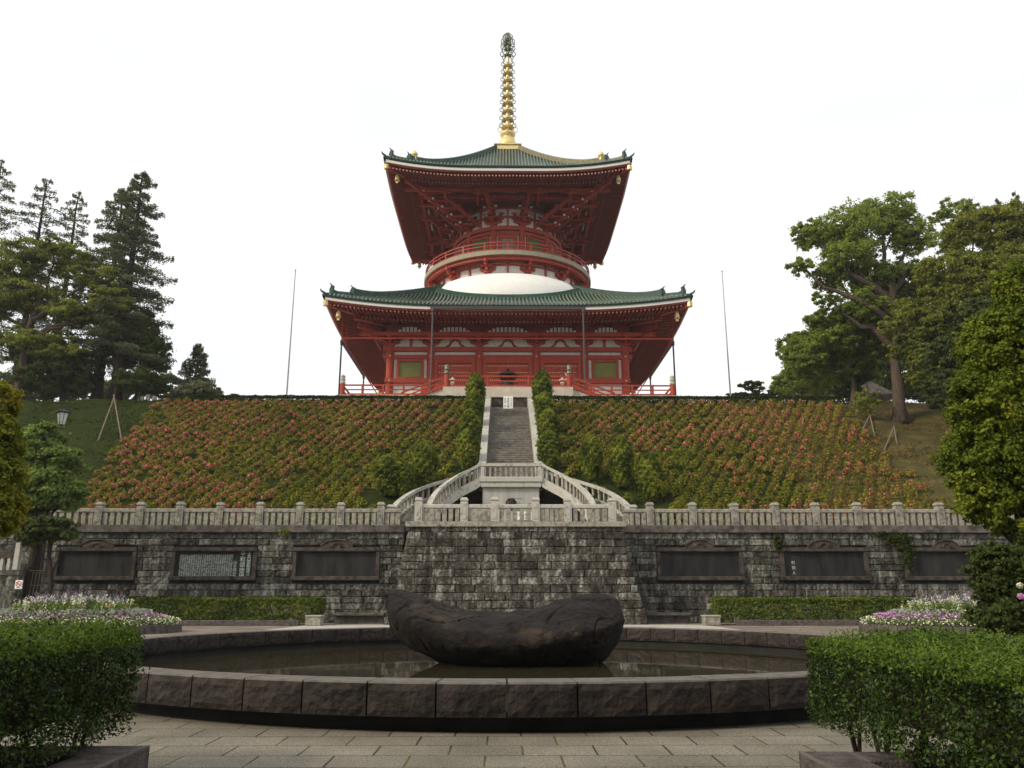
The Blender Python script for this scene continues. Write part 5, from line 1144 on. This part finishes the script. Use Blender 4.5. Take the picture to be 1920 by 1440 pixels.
cpx(735, 851, 55.5, 72, 'broad blunt topiary left of the stairs, nearest the wall', 89, 'lf_cone'); cpx(762, 866, 55.2, 40, 'smaller blunt topiary tucked against the broad one left of the stairs', 93, 'lf_yew'); cpx(798, 826, 57.0, 54, 'blunt topiary between the broad one and the stair column on the left', 90, 'lf_cone')
cpx(1106, 815, 58.2, 48, 'thin leaved topiary nearest the stair column on the right slope', 91, 'lf_cone'); cpx(1161, 816, 57.0, 54, 'middle topiary of the three apart from the stairs on the right', 92, 'lf_cone'); cpx(1213, 848, 54.8, 52, 'rightmost topiary on the right slope above the balustrade', 94, 'lf_cone')

# ---------------- azaleas ----------------
azr = np.random.default_rng(77)
def az_template(fl, seed, faded):
    r = np.random.default_rng(seed); n = 74; d = sphere_pts(n, r); d[:,2] = np.abs(d[:,2])*.95+.12; P = d*np.array([.42,.36,.50])*r.uniform(.85, 1.05, (n,1))
    V = leaves(P, unit(d+[0,0,.3]), .095, .55, .5, r); k = int(58*fl); d2 = sphere_pts(k, r) if k else np.zeros((0,3))
    if k: d2[:,2] = np.abs(d2[:,2])*.7+.45; d2 = unit(d2); V2 = leaves(d2*np.array([.42,.38,.48]), d2, .068, .85, .5, r); V = np.concatenate([V, V2])
    mi = np.zeros(len(V), int); mi[n:] = 1; return V, mi
AZ = [az_template(f, 100+i, 0) for i, f in enumerate((.06, .3, .6, 1.0))]
spots = []
dy = .82; dx_ = .96; j = 0; yy = SY0+.75
while yy < SY1-1.1:
    xl = -28.2-(yy-52)*.20; xr = 28.8+(yy-52)*.15; n = int((xr-xl)/dx_)
    for i in range(n):
        x = xl+(i+((.36*j) % 1 if (xl+i*dx_) < CX else (-.36*j) % 1))*dx_; x += azr.uniform(-.11,.11); y = yy+azr.uniform(-.08,.08)
        if abs(x-CX) < 2.95 and y > 58: continue
        if yy < 58.8 and abs(x-CX) < 1.6+7.1*min(1, max(0, (58.9-y)/6)**.62): continue
        if azr.uniform() < .04: continue
        if any((x-a)**2+(y-b)**2 < (c*.5+.35)**2 for a, b, c in CONES): continue
        nv = mnoise.noise(Vector((x*.13, y*.20, 3)))+.5*mnoise.noise(Vector((x*.45, y*.5, 9)))
        lean = .34*min(1, abs(x)/26)+(.12 if y > 66 else 0)-(.3 if (abs(x) < 15 and y < 64) else 0)
        v = .26-(.10 if x > 0 else 0)+nv*.6+lean+azr.normal(0, .22); k = 0 if v < .10 else 1 if v < .46 else 2 if v < .80 else 3
        spots.append((y, x, k))
    yy += dy; j += 1
near = spots[:300]; rest = spots[300:]
azm = [M['lf_az'], M['fl_az']]; azd = [M['lf_az'], M['fl_azd']]
tm = []
for i, (V, mi) in enumerate(AZ):
    o = quads('azalea_bush', V.copy(), azm if i > 1 else azd, None, mi); tm.append(o)
desc = ['green', 'sparsely flowering', 'coral flowering', 'densely pink flowering']
for y, x, k in near:
    o = tm[k].copy(); C.objects.link(o); s = azr.uniform(.85, 1.2); o.location = (x, y, gz(x, y)+.02); o.scale = (s, s, s*azr.uniform(.9, 1.15)); o.rotation_euler = (R(18), 0, azr.uniform(-.6, .6))
    tag(o, '%s azalea bush in the lowest rows of the slope %s of the stairs' % (desc[k], 'left' if x < CX else 'right'), 'azalea', 'azalea bushes in the lowest rows')
Vs = [[], []]; Ms = [[], []]
for y, x, k in rest:
    V, mi = AZ[k]; s = azr.uniform(.85, 1.2); a = azr.uniform(0, 6.28); ca, sa = math.cos(a), math.sin(a)
    W = V*s; W = np.stack([W[...,0]*ca-W[...,1]*sa, W[...,0]*sa+W[...,1]*ca, W[...,2]*azr.uniform(.9,1.15)], -1); W = W+np.array([x, y, gz(x, y)+.02])
    g = 0 if k > 1 else 1; Vs[g].append(W); Ms[g].append(mi)
# one object for all the others
VV = np.concatenate(Vs[0]+Vs[1]); mm_ = np.concatenate([np.concatenate(Ms[0]), np.where(np.concatenate(Ms[1]) == 1, 2, 0)])
tag(quads('azalea_slope', VV, [M['lf_az'], M['fl_az'], M['fl_azd']], None, mm_), 'mass of azalea bushes covering the slope above the lowest rows', 'azaleas', kind='stuff')
for o in tm: bpy.data.objects.remove(o)
# grass tufts on the slopes
gr = np.random.default_rng(5); P = []
n = 34000; X = gr.uniform(-50, 50, n); Yv = gr.uniform(SY0, 79, n); keep = (np.abs(X-CX) > 2.4) & ~((np.abs(X-CX) < 8.2) & (Yv < 59)); X, Yv = X[keep], Yv[keep]
Z = np.array([gz(a, b) for a, b in zip(X, Yv)]); left = X < 21
for nm, msk, mt in (('grass', left, 0), ('dry_grass', ~left, 0)):
    P = np.stack([X[msk], Yv[msk], Z[msk]+.05], 1); mt = {'grass': 'lf_rough', 'dry_grass': 'lf_dry'}[nm]; mt = M[mt]; Nn = np.tile([0, -.6, .6], (len(P), 1)); tag(quads(nm, leaves(P, Nn, .14, .35, .5, gr), mt), '%s tufts covering the slope' % ('green grass' if nm == 'grass' else 'dry grass'), 'grass', kind='stuff')

n = 9000; X = gr.uniform(-28, 28, n); Yv = gr.uniform(50.75, 51.9, n); kp = np.abs(X-CX) > 7.6; X, Yv = X[kp], Yv[kp]
tag(quads('grass_verge', leaves(np.stack([X, Yv, np.array([gz(a, b) for a, b in zip(X, Yv)])+.12], 1), np.tile([0,-.6,.7], (len(X),1)), .10, .35, .5, gr), M['lf_green']), 'bright strip of grass behind the wall balustrade', 'grass', kind='stuff')
# ---------------- near conifers ----------------
def clumpy(name, label, cat, base, top, r0, lobes, n, nl, leaf, mat, seed, bark='barkdark', k=18, tips=None, **kw):
    return tree(name, label, base, 0, r0, lobes, n, nl, leaf, mat, seed, bark=bark, top=top, cat=cat, k=k, **kw)
clumpy('golden_conifer', 'tall dense golden green conifer leaning in at the right edge in front of the wall', 'tree', (PX(1925,14.5,0), 14.5, 0), tuple(at(1900,700,14)), .16,
  [lob(1915,560,14,50,66),lob(1870,660,14,68,75),lob(1930,660,14,80,90),lob(1850,760,14,72,70),lob(1920,780,14,90,80),lob(1830,860,14,66,70),lob(1900,880,14,90,80),lob(1850,930,14,62,55),lob(1920,950,14,70,60)], 1700, 75, .036, 'lf_yew', 120, shell=.74, clump=.125, flat=.8, k=30)
clumpy('dark_conifer', 'dark open conifer low at the right edge behind the clipped hedge', 'shrub', (PX(1900,13,0), 13, 0), tuple(at(1900,1080,13)), .10,
  [lob(1870,1070,13,52,52),lob(1900,1140,13,66,50),lob(1850,1040,13,30,25),lob(1930,1080,13,60,80),lob(1850,1160,12.5,36,30)], 520, 60, .032, 'lf_dark', 121, shell=.35, clump=.17, k=30, flat=.45)
clumpy('golden_conifer', 'narrow golden conifer cut off by the left edge', 'tree', (PX(-22,14,0), 14, 0), tuple(at(-15,780,14)), .14,
  [lob(-8,760,14,36,48),lob(-10,830,14,48,55),lob(-12,900,14,50,60),lob(-8,960,14,46,50)], 620, 70, .036, 'lf_gold', 122, shell=.8, clump=.13, flat=.8)
clumpy('feathery_tree', 'pale feathery cypress in front of the balustrade below the lamp', 'tree', (PX(72,45,1), 45, 0), tuple(at(80,800,45)), .42,
  [lob(80,825,45,40,32),lob(70,850,45,40,30),lob(110,860,45,44,30),lob(85,910,45,60,42),lob(60,940,45,34,40),lob(120,925,45,40,34)], 520, 60, .12, 'lf_weep', 123, shell=.5, clump=.2, flat=.45, k=14)
clumpy('feathery_tree', 'dark lower cypress boughs hanging over the left end of the balustrade', 'tree', (PX(100,44,1), 44.2, 0), tuple(at(95,960,44)), .2,
  [lob(90,985,44,52,18),lob(110,1005,44,34,10),lob(60,1000,44,30,26)], 200, 50, .11, 'lf_dark', 124, shell=.4, flat=.4, k=10)

# ---------------- hedges ----------------
def hedge(label, x0, x1, y0, y1, z0, z1, dens, leaf, mats, seed, faces=('-x','+x','-y','+y','top'), depth=.13, group=None, rough=.05, tipn=0, name='clipped_hedge', stems=True):
    r = np.random.default_rng(seed); t = thing(name, label, 'hedge', ((x0+x1)/2, (y0+y1)/2, 0), group); P = []; N = []
    cx, cy, cz = (x0+x1)/2, (y0+y1)/2, (z0+z1)/2; hx, hy, hz = (x1-x0)/2, (y1-y0)/2, (z1-z0)/2
    for fc in faces:
        A = {'-x': (y1-y0)*(z1-z0), '+x': (y1-y0)*(z1-z0), '-y': (x1-x0)*(z1-z0), '+y': (x1-x0)*(z1-z0), 'top': (x1-x0)*(y1-y0)}[fc]; n = int(A*dens)
        u, v = r.uniform(-1, 1, n), r.uniform(-1, 1, n); w_ = 1-np.abs(r.normal(0, depth, n))/min(hx, hy, hz)
        one = np.ones(n)
        if fc == '-x': q = np.stack([-one, u, v], 1)
        elif fc == '+x': q = np.stack([one, u, v], 1)
        elif fc == '-y': q = np.stack([u, -one, v], 1)
        elif fc == '+y': q = np.stack([u, one, v], 1)
        else: q = np.stack([u, v, one], 1)
        nn = q*(np.abs(q) > .999)
        p = q*[hx, hy, hz]; inset = (np.abs(r.normal(0, depth, n)))[:,None]
        bul = np.array([mnoise.noise(Vector(a*1.4)) for a in (p+[cx,cy,cz])])[:,None]*rough*2.2 + np.array([mnoise.noise(Vector(a*5)) for a in (p+[cx,cy,cz])])[:,None]*rough
        p = p-nn*(inset-bul)
        # round the edges
        e = np.sort(np.array([hx,hy,hz])-np.abs(p), 1)[:,1:2]; p = p*(1-.10*np.clip(.25-e, 0, .25)/.25*[.22/hx if hx > .22 else 1, .22/hy, .5])
        # ragged underside
        keep = ~((p[:,2] < -hz*.7) & (r.uniform(0, 1, n) < .45)); P.append((p+[cx,cy,cz])[keep]); N.append((nn+[0,0,.35])[keep])
    P = np.vstack(P); N = unit(np.vstack(N)); V = leaves(P, N, leaf, .55, .75, r)
    upf = (P[:,2] > z1-.16) & (r.uniform(0, 1, len(P)) < .75) | (r.uniform(0, 1, len(P)) < .08)  # top leaves paler: fresh growth plus a lit top put into the colour
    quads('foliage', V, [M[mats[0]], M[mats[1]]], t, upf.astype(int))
    if tipn:
        n = tipn; X = r.uniform(x0, x1, n); Y_ = r.uniform(y0, y1, n); hh = r.uniform(.03, .11, n)*np.where(r.uniform(0,1,n) > .97, 2.2, 1); Q = []; NN = []
        for k in range(5): f = k/4; Q.append(np.stack([X+r.normal(0,.012,n), Y_+r.normal(0,.012,n), z1-.03+hh*f], 1)); NN.append(r.normal(0, 1, (n,3)))
        quads('young_shoots', leaves(np.vstack(Q), unit(np.vstack(NN)), leaf*.85, .5, .4, r), M[mats[1]], t)
    if stems:
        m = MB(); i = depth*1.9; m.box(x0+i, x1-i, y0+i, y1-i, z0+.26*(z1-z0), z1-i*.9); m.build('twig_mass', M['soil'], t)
        m = MB(); k = max(3, int((y1-y0)*1.6)); rr = random.Random(seed)
        for j in range(k):
            for xx in ((x0+.35, x1-.4) if x1-x0 > 1.5 else (cx,)):
                y = y0+.2+(y1-y0-.4)*j/(k-1); b0 = Vector((xx+rr.uniform(-.1,.1), y, 0))
                m = MB()
                for s in range(3): m.tube([b0, b0+Vector((rr.uniform(-.1,.1), rr.uniform(-.1,.1), .35)), b0+Vector((rr.uniform(-.22,.22), rr.uniform(-.25,.25), .8))], [.022,.018,.010], 6)
                m.build('stem', M['barkdark'], t)
    return t
hedge('dense clipped foreground hedge at the left edge of the photo', -6.6, -3.42, 2.6, 8.15, .34, 1.31, 5200, .017, ('lf_hedge','lf_tip'), 201, faces=('+x','top','+y','-y'), rough=.075, tipn=900)
hedge('dense clipped foreground hedge at the right edge of the photo with pale shoots', 3.02, 6.6, 2.6, 8.7, .34, 1.20, 5200, .017, ('lf_hedge','lf_tip'), 202, faces=('-x','top','+y','-y'), rough=.075, tipn=1600)
hedge('low clipped hedge row at the wall foot left of the bastion', -22.6, -10.0, 45.95, 47.6, .12, 1.42, 520, .075, ('lf_row','lf_row'), 203, faces=('-y','top','+x','-x'), group='hedge rows at the wall foot', rough=.07, depth=.1, stems=False)
hedge('low clipped hedge row at the wall foot right of the bastion', 11.65, 24.5, 45.95, 47.6, .12, 1.42, 520, .075, ('lf_row','lf_row'), 204, faces=('-y','top','-x','+x'), group='hedge rows at the wall foot', rough=.07, depth=.1, stems=False)
hedge('thin dark clipped hedge line along the slope top left of the stairs', -33.5, -3.3, 77.1, 78.0, 19.55, 20.28, 420, .085, ('lf_rough','lf_rough'), 205, faces=('-y','top','+x'), group='hedge lines along the slope top', rough=.04, depth=.05, stems=False)
hedge('thin dark clipped hedge line along the slope top right of the stairs', 4.2, 33, 77.1, 78.0, 19.55, 20.28, 420, .085, ('lf_rough','lf_rough'), 206, faces=('-y','top','-x'), group='hedge lines along the slope top', rough=.04, depth=.05, stems=False)
for s, xe, ye in ((-1, -3.15, 7.88), (1, 2.52, 7.55)):
    m = MB(); xa, xb = (-7.5, xe) if s < 0 else (xe, 7.5); xi = xe-.42 if s < 0 else xe+.42
    x0, x1 = sorted((xe, xi)); t = thing('planter_kerb', 'dark granite planter kerb with a pale edge under the %s foreground hedge' % ('left' if s < 0 else 'right'), 'kerb', ((x0+x1)/2, 6, 0), 'planter kerbs under the foreground hedges')
    m.cbox(((x0+x1)/2, (ye-1)/2, .15), (.42, ye+1, .30), b=.006); m.build('kerb_side', M['kerbd'], t)
    m = MB(); c0, c1 = sorted((xi-.003*s*-1, xa if s < 0 else xb)); m.cbox(((c0+c1)/2, ye-.21, .149), (c1-c0-.01, .42, .298), b=.006); m.build('kerb_end', M['kerbd'], t)
    m = MB(); q0, q1 = (xe-.02, xe) if s < 0 else (xe, xe+.02); m.box(q0-(.004 if s < 0 else .004), q1+.004, -1, ye-.01, .289, .306); m.build('pale_edge', M['basintop'], t)  # thin pale strip along the kerb's inner top edge
    m = MB(); c0, c1 = sorted((xi, xa if s < 0 else xb)); m.box(c0, c1, -1, ye-.45, 0, .22); m.build('planter_soil', M['soil'], t)

# ---------------- flower beds ----------------
def bed(label, cx, cy, rx, ry, h, seed, white_top=False):
    r = np.random.default_rng(seed); t = thing('flower_bed', label, 'flower bed', (cx, cy, 0), 'round flower beds beside the basin')
    m = MB(cx, cy, 0); k = 60
    for i in range(k):
        a0, a1 = 2*math.pi*i/k, 2*math.pi*(i+1)/k; g = .004
        P = [((rx+o)*math.cos(a), (ry+o)*math.sin(a)) for o, a in ((0,a0+g),(.32,a0+g),(.32,a1-g),(0,a1-g))]; m.hexa([(x,y,0) for x, y in P]+[(x,y,.34) for x, y in P])
    m.build('kerb', M['kerbd'], t)
    m = MB(cx, cy, 0); m.lathe([(1,.30),(.8,.34+h*.25),(.5,.34+h*.42),(.02,.34+h*.5)], 40); m.v = [(a*rx, b*ry, c) for a, b, c in m.v]; m.build('soil', M['soil'], t)
    def lay(nm, q0, q1, n, hz, leaf, mat, asp=.6, nj=.8, spike=0, amask=None):
        q = np.sqrt(r.uniform(q0*q0, q1*q1, n)); a = r.uniform(0, 2*math.pi, n)
        if amask: a = a[amask(a, q)]; q = q[:len(a)]; n = len(a)
        zb = .34+h*.5*(1-q**1.6); 
        if spike:
            kk = np.repeat(np.arange(n), spike); f = np.tile(np.arange(spike)/spike, n); X = cx+rx*q*np.cos(a); Y = cy+ry*q*np.sin(a); hh = hz*r.uniform(.6, 1.15, n)
            P = np.stack([X[kk]+r.normal(0,.03,len(kk)), Y[kk]+r.normal(0,.03,len(kk)), zb[kk]+hh[kk]*(.45+.55*f)], 1)
        else: P = np.stack([cx+rx*q*np.cos(a), cy+ry*q*np.sin(a), zb+hz*r.uniform(.2, 1, n)], 1)
        quads(nm, leaves(P, np.tile([0,0,1.0], (len(P),1)), leaf, asp, nj, r), M[mat], t)
    lay('foliage', .45, 1.03, 6500, .22, .07, 'lf_bed', .4); lay('foliage', 0, .6, 6500, .50, .09, 'lf_bed', .3, 1.5)
    lay('cream_blossoms', .86, 1.06, 1900, .30, .038, 'fl_white', .9); lay('purple_blossoms', .72, .92, 2400 if cx > 0 else 900, .34, .045, 'fl_purple', .9)
    lay('silver_foliage', .58, .76, 3200, .40, .06, 'fl_silver', .35, 1.5); lay('orange_blossoms', .4, .62, 500, .45, .045, 'fl_orange', .9)
    lay('violet_spikes', .0, .5, 230, .85, .035, 'fl_viol', .7, 1, 12); lay('white_spikes', .0, .6, 240, .74, .040, 'fl_white' , .7, 1, 12)
bed('round mounded flower bed left of the basin with white and violet spikes', -18.9, 37.5, 4.25, 3.4, 1.15, 301)
bed('round flower bed right of the basin with purple pansies below pale silver bushes', 20.3, 37.5, 4.1, 3.4, 1.05, 302)

# ---------------- small things ----------------
# street lamp on the left
Yl = 47.4; p = at(117, 783, Yl); zb_, zt_2 = at(117, 797, Yl).z, at(117, 773, Yl).z
t = thing('garden_lamp', 'black framed square lantern lamp with milky panes above the feathery tree', 'lamp', (p.x, Yl, 0)); lh = zt_2-zb_
m = MB(); m.tube([(p.x,Yl,0),(p.x,Yl,zb_)], [.09,.05], 8); m.build('lamp_post', M['black'], t)
m = MB(p.x, Yl, 0); m.lathe([(.20,zb_+.03),(.33,zt_2-.05)], 4, cap=True); m.build('lamp_glass', M['milk'], t)
m = MB(p.x, Yl, 0); m.lathe([(.10,zb_-.12),(.22,zb_-.02),(.22,zb_+.03)], 4); m.lathe([(.36,zt_2-.06),(.52,zt_2-.02),(.50,zt_2+.02),(.12,zt_2+.14),(.04,zt_2+.2),(.02,zt_2+.36)], 4)
for j in range(4): a = math.pi/2*j; m.tube([(.21*math.cos(a),.21*math.sin(a),zb_),(.35*math.cos(a),.35*math.sin(a),zt_2-.04)], .022, 5)
for j in range(4): a = math.pi/2*j+math.pi/4; m.tube([(.15*math.cos(a),.15*math.sin(a),zb_),(.248*math.cos(a),.248*math.sin(a),zt_2-.04)], .014, 5)
m.build('lamp_frame', M['black'], t)
# lamp on the right plateau
p = at(1621, 678, 80); t = thing('street_lamp', 'slim pole lamp with white box head in front of the dark trees on the right', 'lamp', (p.x, 80, SZ1))
m = MB(); m.tube([(p.x,80,SZ1),(p.x,80,p.z-.2)], [.07,.045], 8); m.build('lamp_post', M['polepaint'], t); m = MB(); m.cbox((p.x, 80, p.z), (.42,.42,.5), b=.06); m.build('lamp_head', M['milk'], t)
# shelter
p = at(1632, 742, 84); t = thing('shelter', 'small grey roofed shelter half hidden by trees at the slope top', 'building', (p.x, 84, SZ1))
m = MB(p.x, 84, 0); zr = p.z; m.hexa([(-2.2,-1.5,zr-.2),(2.2,-1.5,zr-.2),(2.2,1.5,zr-.2),(-2.2,1.5,zr-.2),(-.3,-.1,zr+1.5),(.3,-.1,zr+1.5),(.3,.1,zr+1.5),(-.3,.1,zr+1.5)]); m.cbox((0,0,zr-.25),(4.5,3.1,.12)); m.build('shelter_roof', M['coping'], t)
m = MB(p.x, 84, 0)
for a in (-1.9, 1.9):
    for b in (-1.2, 1.2): m.cbox((a,b,(zr-.3+SZ1)/2), (.14,.14,zr-.3-SZ1))
m.build('shelter_posts', M['coping'], t)
# stone markers left
p = at(282, 750, 78.6)
m = MB()
for d, hh in ((-.9,.55),(-.3,.75),(.35,.6)): m.cbox((p.x+d, 78.7, SZ1+hh/2), (.35,.3,hh), b=.04)
tag(m.build('stone_marker', M['stonelight']), 'cluster of small grey stone markers at the left end of the guard rail', 'stone marker')
# tree stakes (tripods)
def stake(label, feet, top, Yt):
    a = [at(x, y, Y) for x, y, Y in feet]; tp = at(*top, Yt); t = thing('tree_stakes', label, 'stakes', (tp.x, Yt, gz(tp.x, Yt)), 'wooden tree stakes on the slopes')
    for q in a: m = MB(); q = Vector((q.x, q.y, gz(q.x, q.y)-.1)); m.tube([q, Vector(tp)+(Vector(tp)-q)*.06], .055, 6); m.build('pole', M['wood'], t)
    m = MB(); m.tube([(tp.x,Yt,gz(tp.x,Yt)),(tp.x+.05,Yt,tp.z+.8)], [.05,.03], 6); m.build('sapling_stem', M['bark'], t)
def ysl(py):  # depth where the slope surface shows at this pixel row
    lo, hi = 52., 78.
    for _ in range(40):
        mid = (lo+hi)/2
        if at(946, py, mid).z > gz(0, mid): lo = mid
        else: hi = mid
    return lo
Ys = ysl(765); stake('two tall leaning wooden stakes on the green slope left of the flowers', [(182,830,ysl(830)),(229,830,ysl(830))], (214,745), ysl(795))
stake('wooden stakes in a V below the sapling at the right end of the flowers', [(1612,812,ysl(812)),(1640,816,ysl(816))], (1631,778), ysl(790))
stake('long leaning stake by itself on the bare slope right of the flowers', [(1655,847,ysl(847)),(1682,832,ysl(832))], (1676,800), ysl(812))
tree('sapling', 'thin yellow green sapling above the V shaped stakes', (PX(1628,ysl(790),15), ysl(790), gz(0,ysl(790))), 0, .06, [lob(1626,750,ysl(790),26,22),lob(1618,772,ysl(790),16,12)], 60, 30, .11, 'lf_maple', 131, top=tuple(at(1628,760,ysl(790))), k=10)
# trellis
Yt = 44.5; a, b = at(60,1070,Yt), at(85,1070,Yt); z1 = a.z; x0, x1 = a.x, b.x
t = thing('garden_trellis', 'rusty thin metal trellis with a flat top left of the first wall panel', 'trellis', ((x0+x1)/2, Yt, 0))
m = MB(); m.cbox(((x0+x1)/2, Yt, z1), (x1-x0+.1,.3,.04)); m.build('trellis_top', M['wood'], t)
for j in range(4): x = x0+.08+(x1-x0-.16)*j/3; m = MB(); m.tube([(x-.12,Yt,0),(x,Yt,z1-.02)], .018, 6); m.build('trellis_bar', M['wood'], t)
m = MB(); m.tube([(x0,Yt,z1-.75),(x1-.08,Yt,z1-.75)], .018, 6); m.tube([(x0+.05,Yt,z1-.12),(x1-.05,Yt,z1-.12)], .018, 6); m.build('trellis_rail', M['wood'], t)
# lower side balustrade and no smoking sign at far left
Yf = 43.5; xe = PX(36, Yf, 3); zl0 = at(30, 1069, Yf).z; zl1 = at(30, 1026, Yf).z
t = thing('side_wall', 'low side wall with sloping stone balustrade at the far left edge', 'wall', (xe-3, Yf, 0))
m = MB(); m.box(xe-8, xe+.15, Yf, Yf+.5, 0, zl0-.25); m.build('wall_base', M['blk'], t)
m = MB(); m.box(xe-8, xe+.2, Yf-.06, Yf+.56, zl0-.25, zl0); m.build('wall_coping', M['coping'], t)
for j in range(9): m = MB(); m.cbox((xe-.55-.36*j, Yf+.25, (zl0+zl1-.55)/2), (.15,.2,zl1-.55-zl0)); m.build('baluster', M['stonelight'], t)
m = MB(); m.cbox((xe-.13, Yf+.2, (zl0+zl1)/2+.12), (.24,.3,zl1-zl0+.24), b=.03); m.build('end_post', M['stonelight'], t)
m = MB(); m.bar((xe-8,Yf+.25,zl1-.3), (xe-.25,Yf+.25,zl1-.3), .24, .5); m.build('hand_rail', M['frame'], t)
p = at(33, 1096, 43.2); t = thing('no_smoking_sign', 'small white sign with red no smoking circle on the wall at far left', 'sign', (p.x, 43.2, p.z-.2))
m = MB(); m.cbox((p.x, 43.3, p.z), (.36,.03,.44), b=.004); m.build('sign_board', M['signwhite'], t)
m = MB(); k = 24; rr = .125
m.tube([(p.x+rr*math.cos(2*math.pi*j/k), 43.28, p.z+.03+rr*math.sin(2*math.pi*j/k)) for j in range(k+1)], .018, 5); m.bar((p.x-.09,43.278,p.z+.12), (p.x+.09,43.278,p.z-.06), .012, .03); m.build('red_ring', M['redink'], t)
m = MB(); m.cbox((p.x-.01,43.282,p.z+.02), (.13,.01,.028)); m.cbox((p.x,43.282,p.z-.155), (.2,.01,.025)); m.build('cigarette_mark', M['ink'], t)
# ivy on the right wall
r = np.random.default_rng(140)
L_ = [(PX(a,WY-.15,4), WY-.12, at(a,b_,WY-.1).z, c*mpp(50), .10, d*mpp(50)) for a, b_, c, d in ((1690,1010,26,9),(1700,1025,16,12),(1705,1045,9,22),(1655,1000,14,5),(1462,1020,5,16))]
V, c = crown_cloud(L_, 150, 30, .07, r, clump=.3, shell=.1); tag(quads('ivy', V, M['lf_rough']), 'ivy trailing down the wall beside the rightmost framed slab', 'ivy')
V, c = crown_cloud([(PX(534,WY-.2,5), WY-.3, at(534,999,WY-.2).z, .35, .15, .2)], 16, 26, .06, r, clump=.3); tag(quads('wall_weed', V, M['lf_maple']), 'small yellow green weed growing from the coping left of the bastion', 'weed')
# a few pink roses at the right edge
for i, (a, b_) in enumerate(((1912,1098),(1914,1118))):
    p = at(a, b_, 12.2); d = sphere_pts(40, r); tag(quads('rose', leaves(np.array(p)+d*.035, d, .03, .8, .3, r), M['fl_purple' if i else 'fl_white']), 'pale pink rose bloom at the right edge, %s of the two' % ('lower' if i else 'upper'), 'rose', 'rose blooms at the right edge')
for o in (PM, BB): bpy.data.objects.remove(o)
# ---------------- thin haze ----------------
hm = bpy.data.materials.new('haze_air'); hm.use_nodes = True; ht = hm.node_tree; ht.nodes.clear()
hv = ht.nodes.new('ShaderNodeVolumePrincipled'); hv.inputs['Density'].default_value = .00024; hv.inputs['Color'].default_value = (.93, .95, .97, 1); hv.inputs['Anisotropy'].default_value = .2
ho = ht.nodes.new('ShaderNodeOutputMaterial'); ht.links.new(hv.outputs[0], ho.inputs['Volume'])
m = MB(); m.box(-1700, 1700, -1700, 2700, -1.1, 84); hz_ = m.build('haze', hm); tag(hz_, kind='stuff')
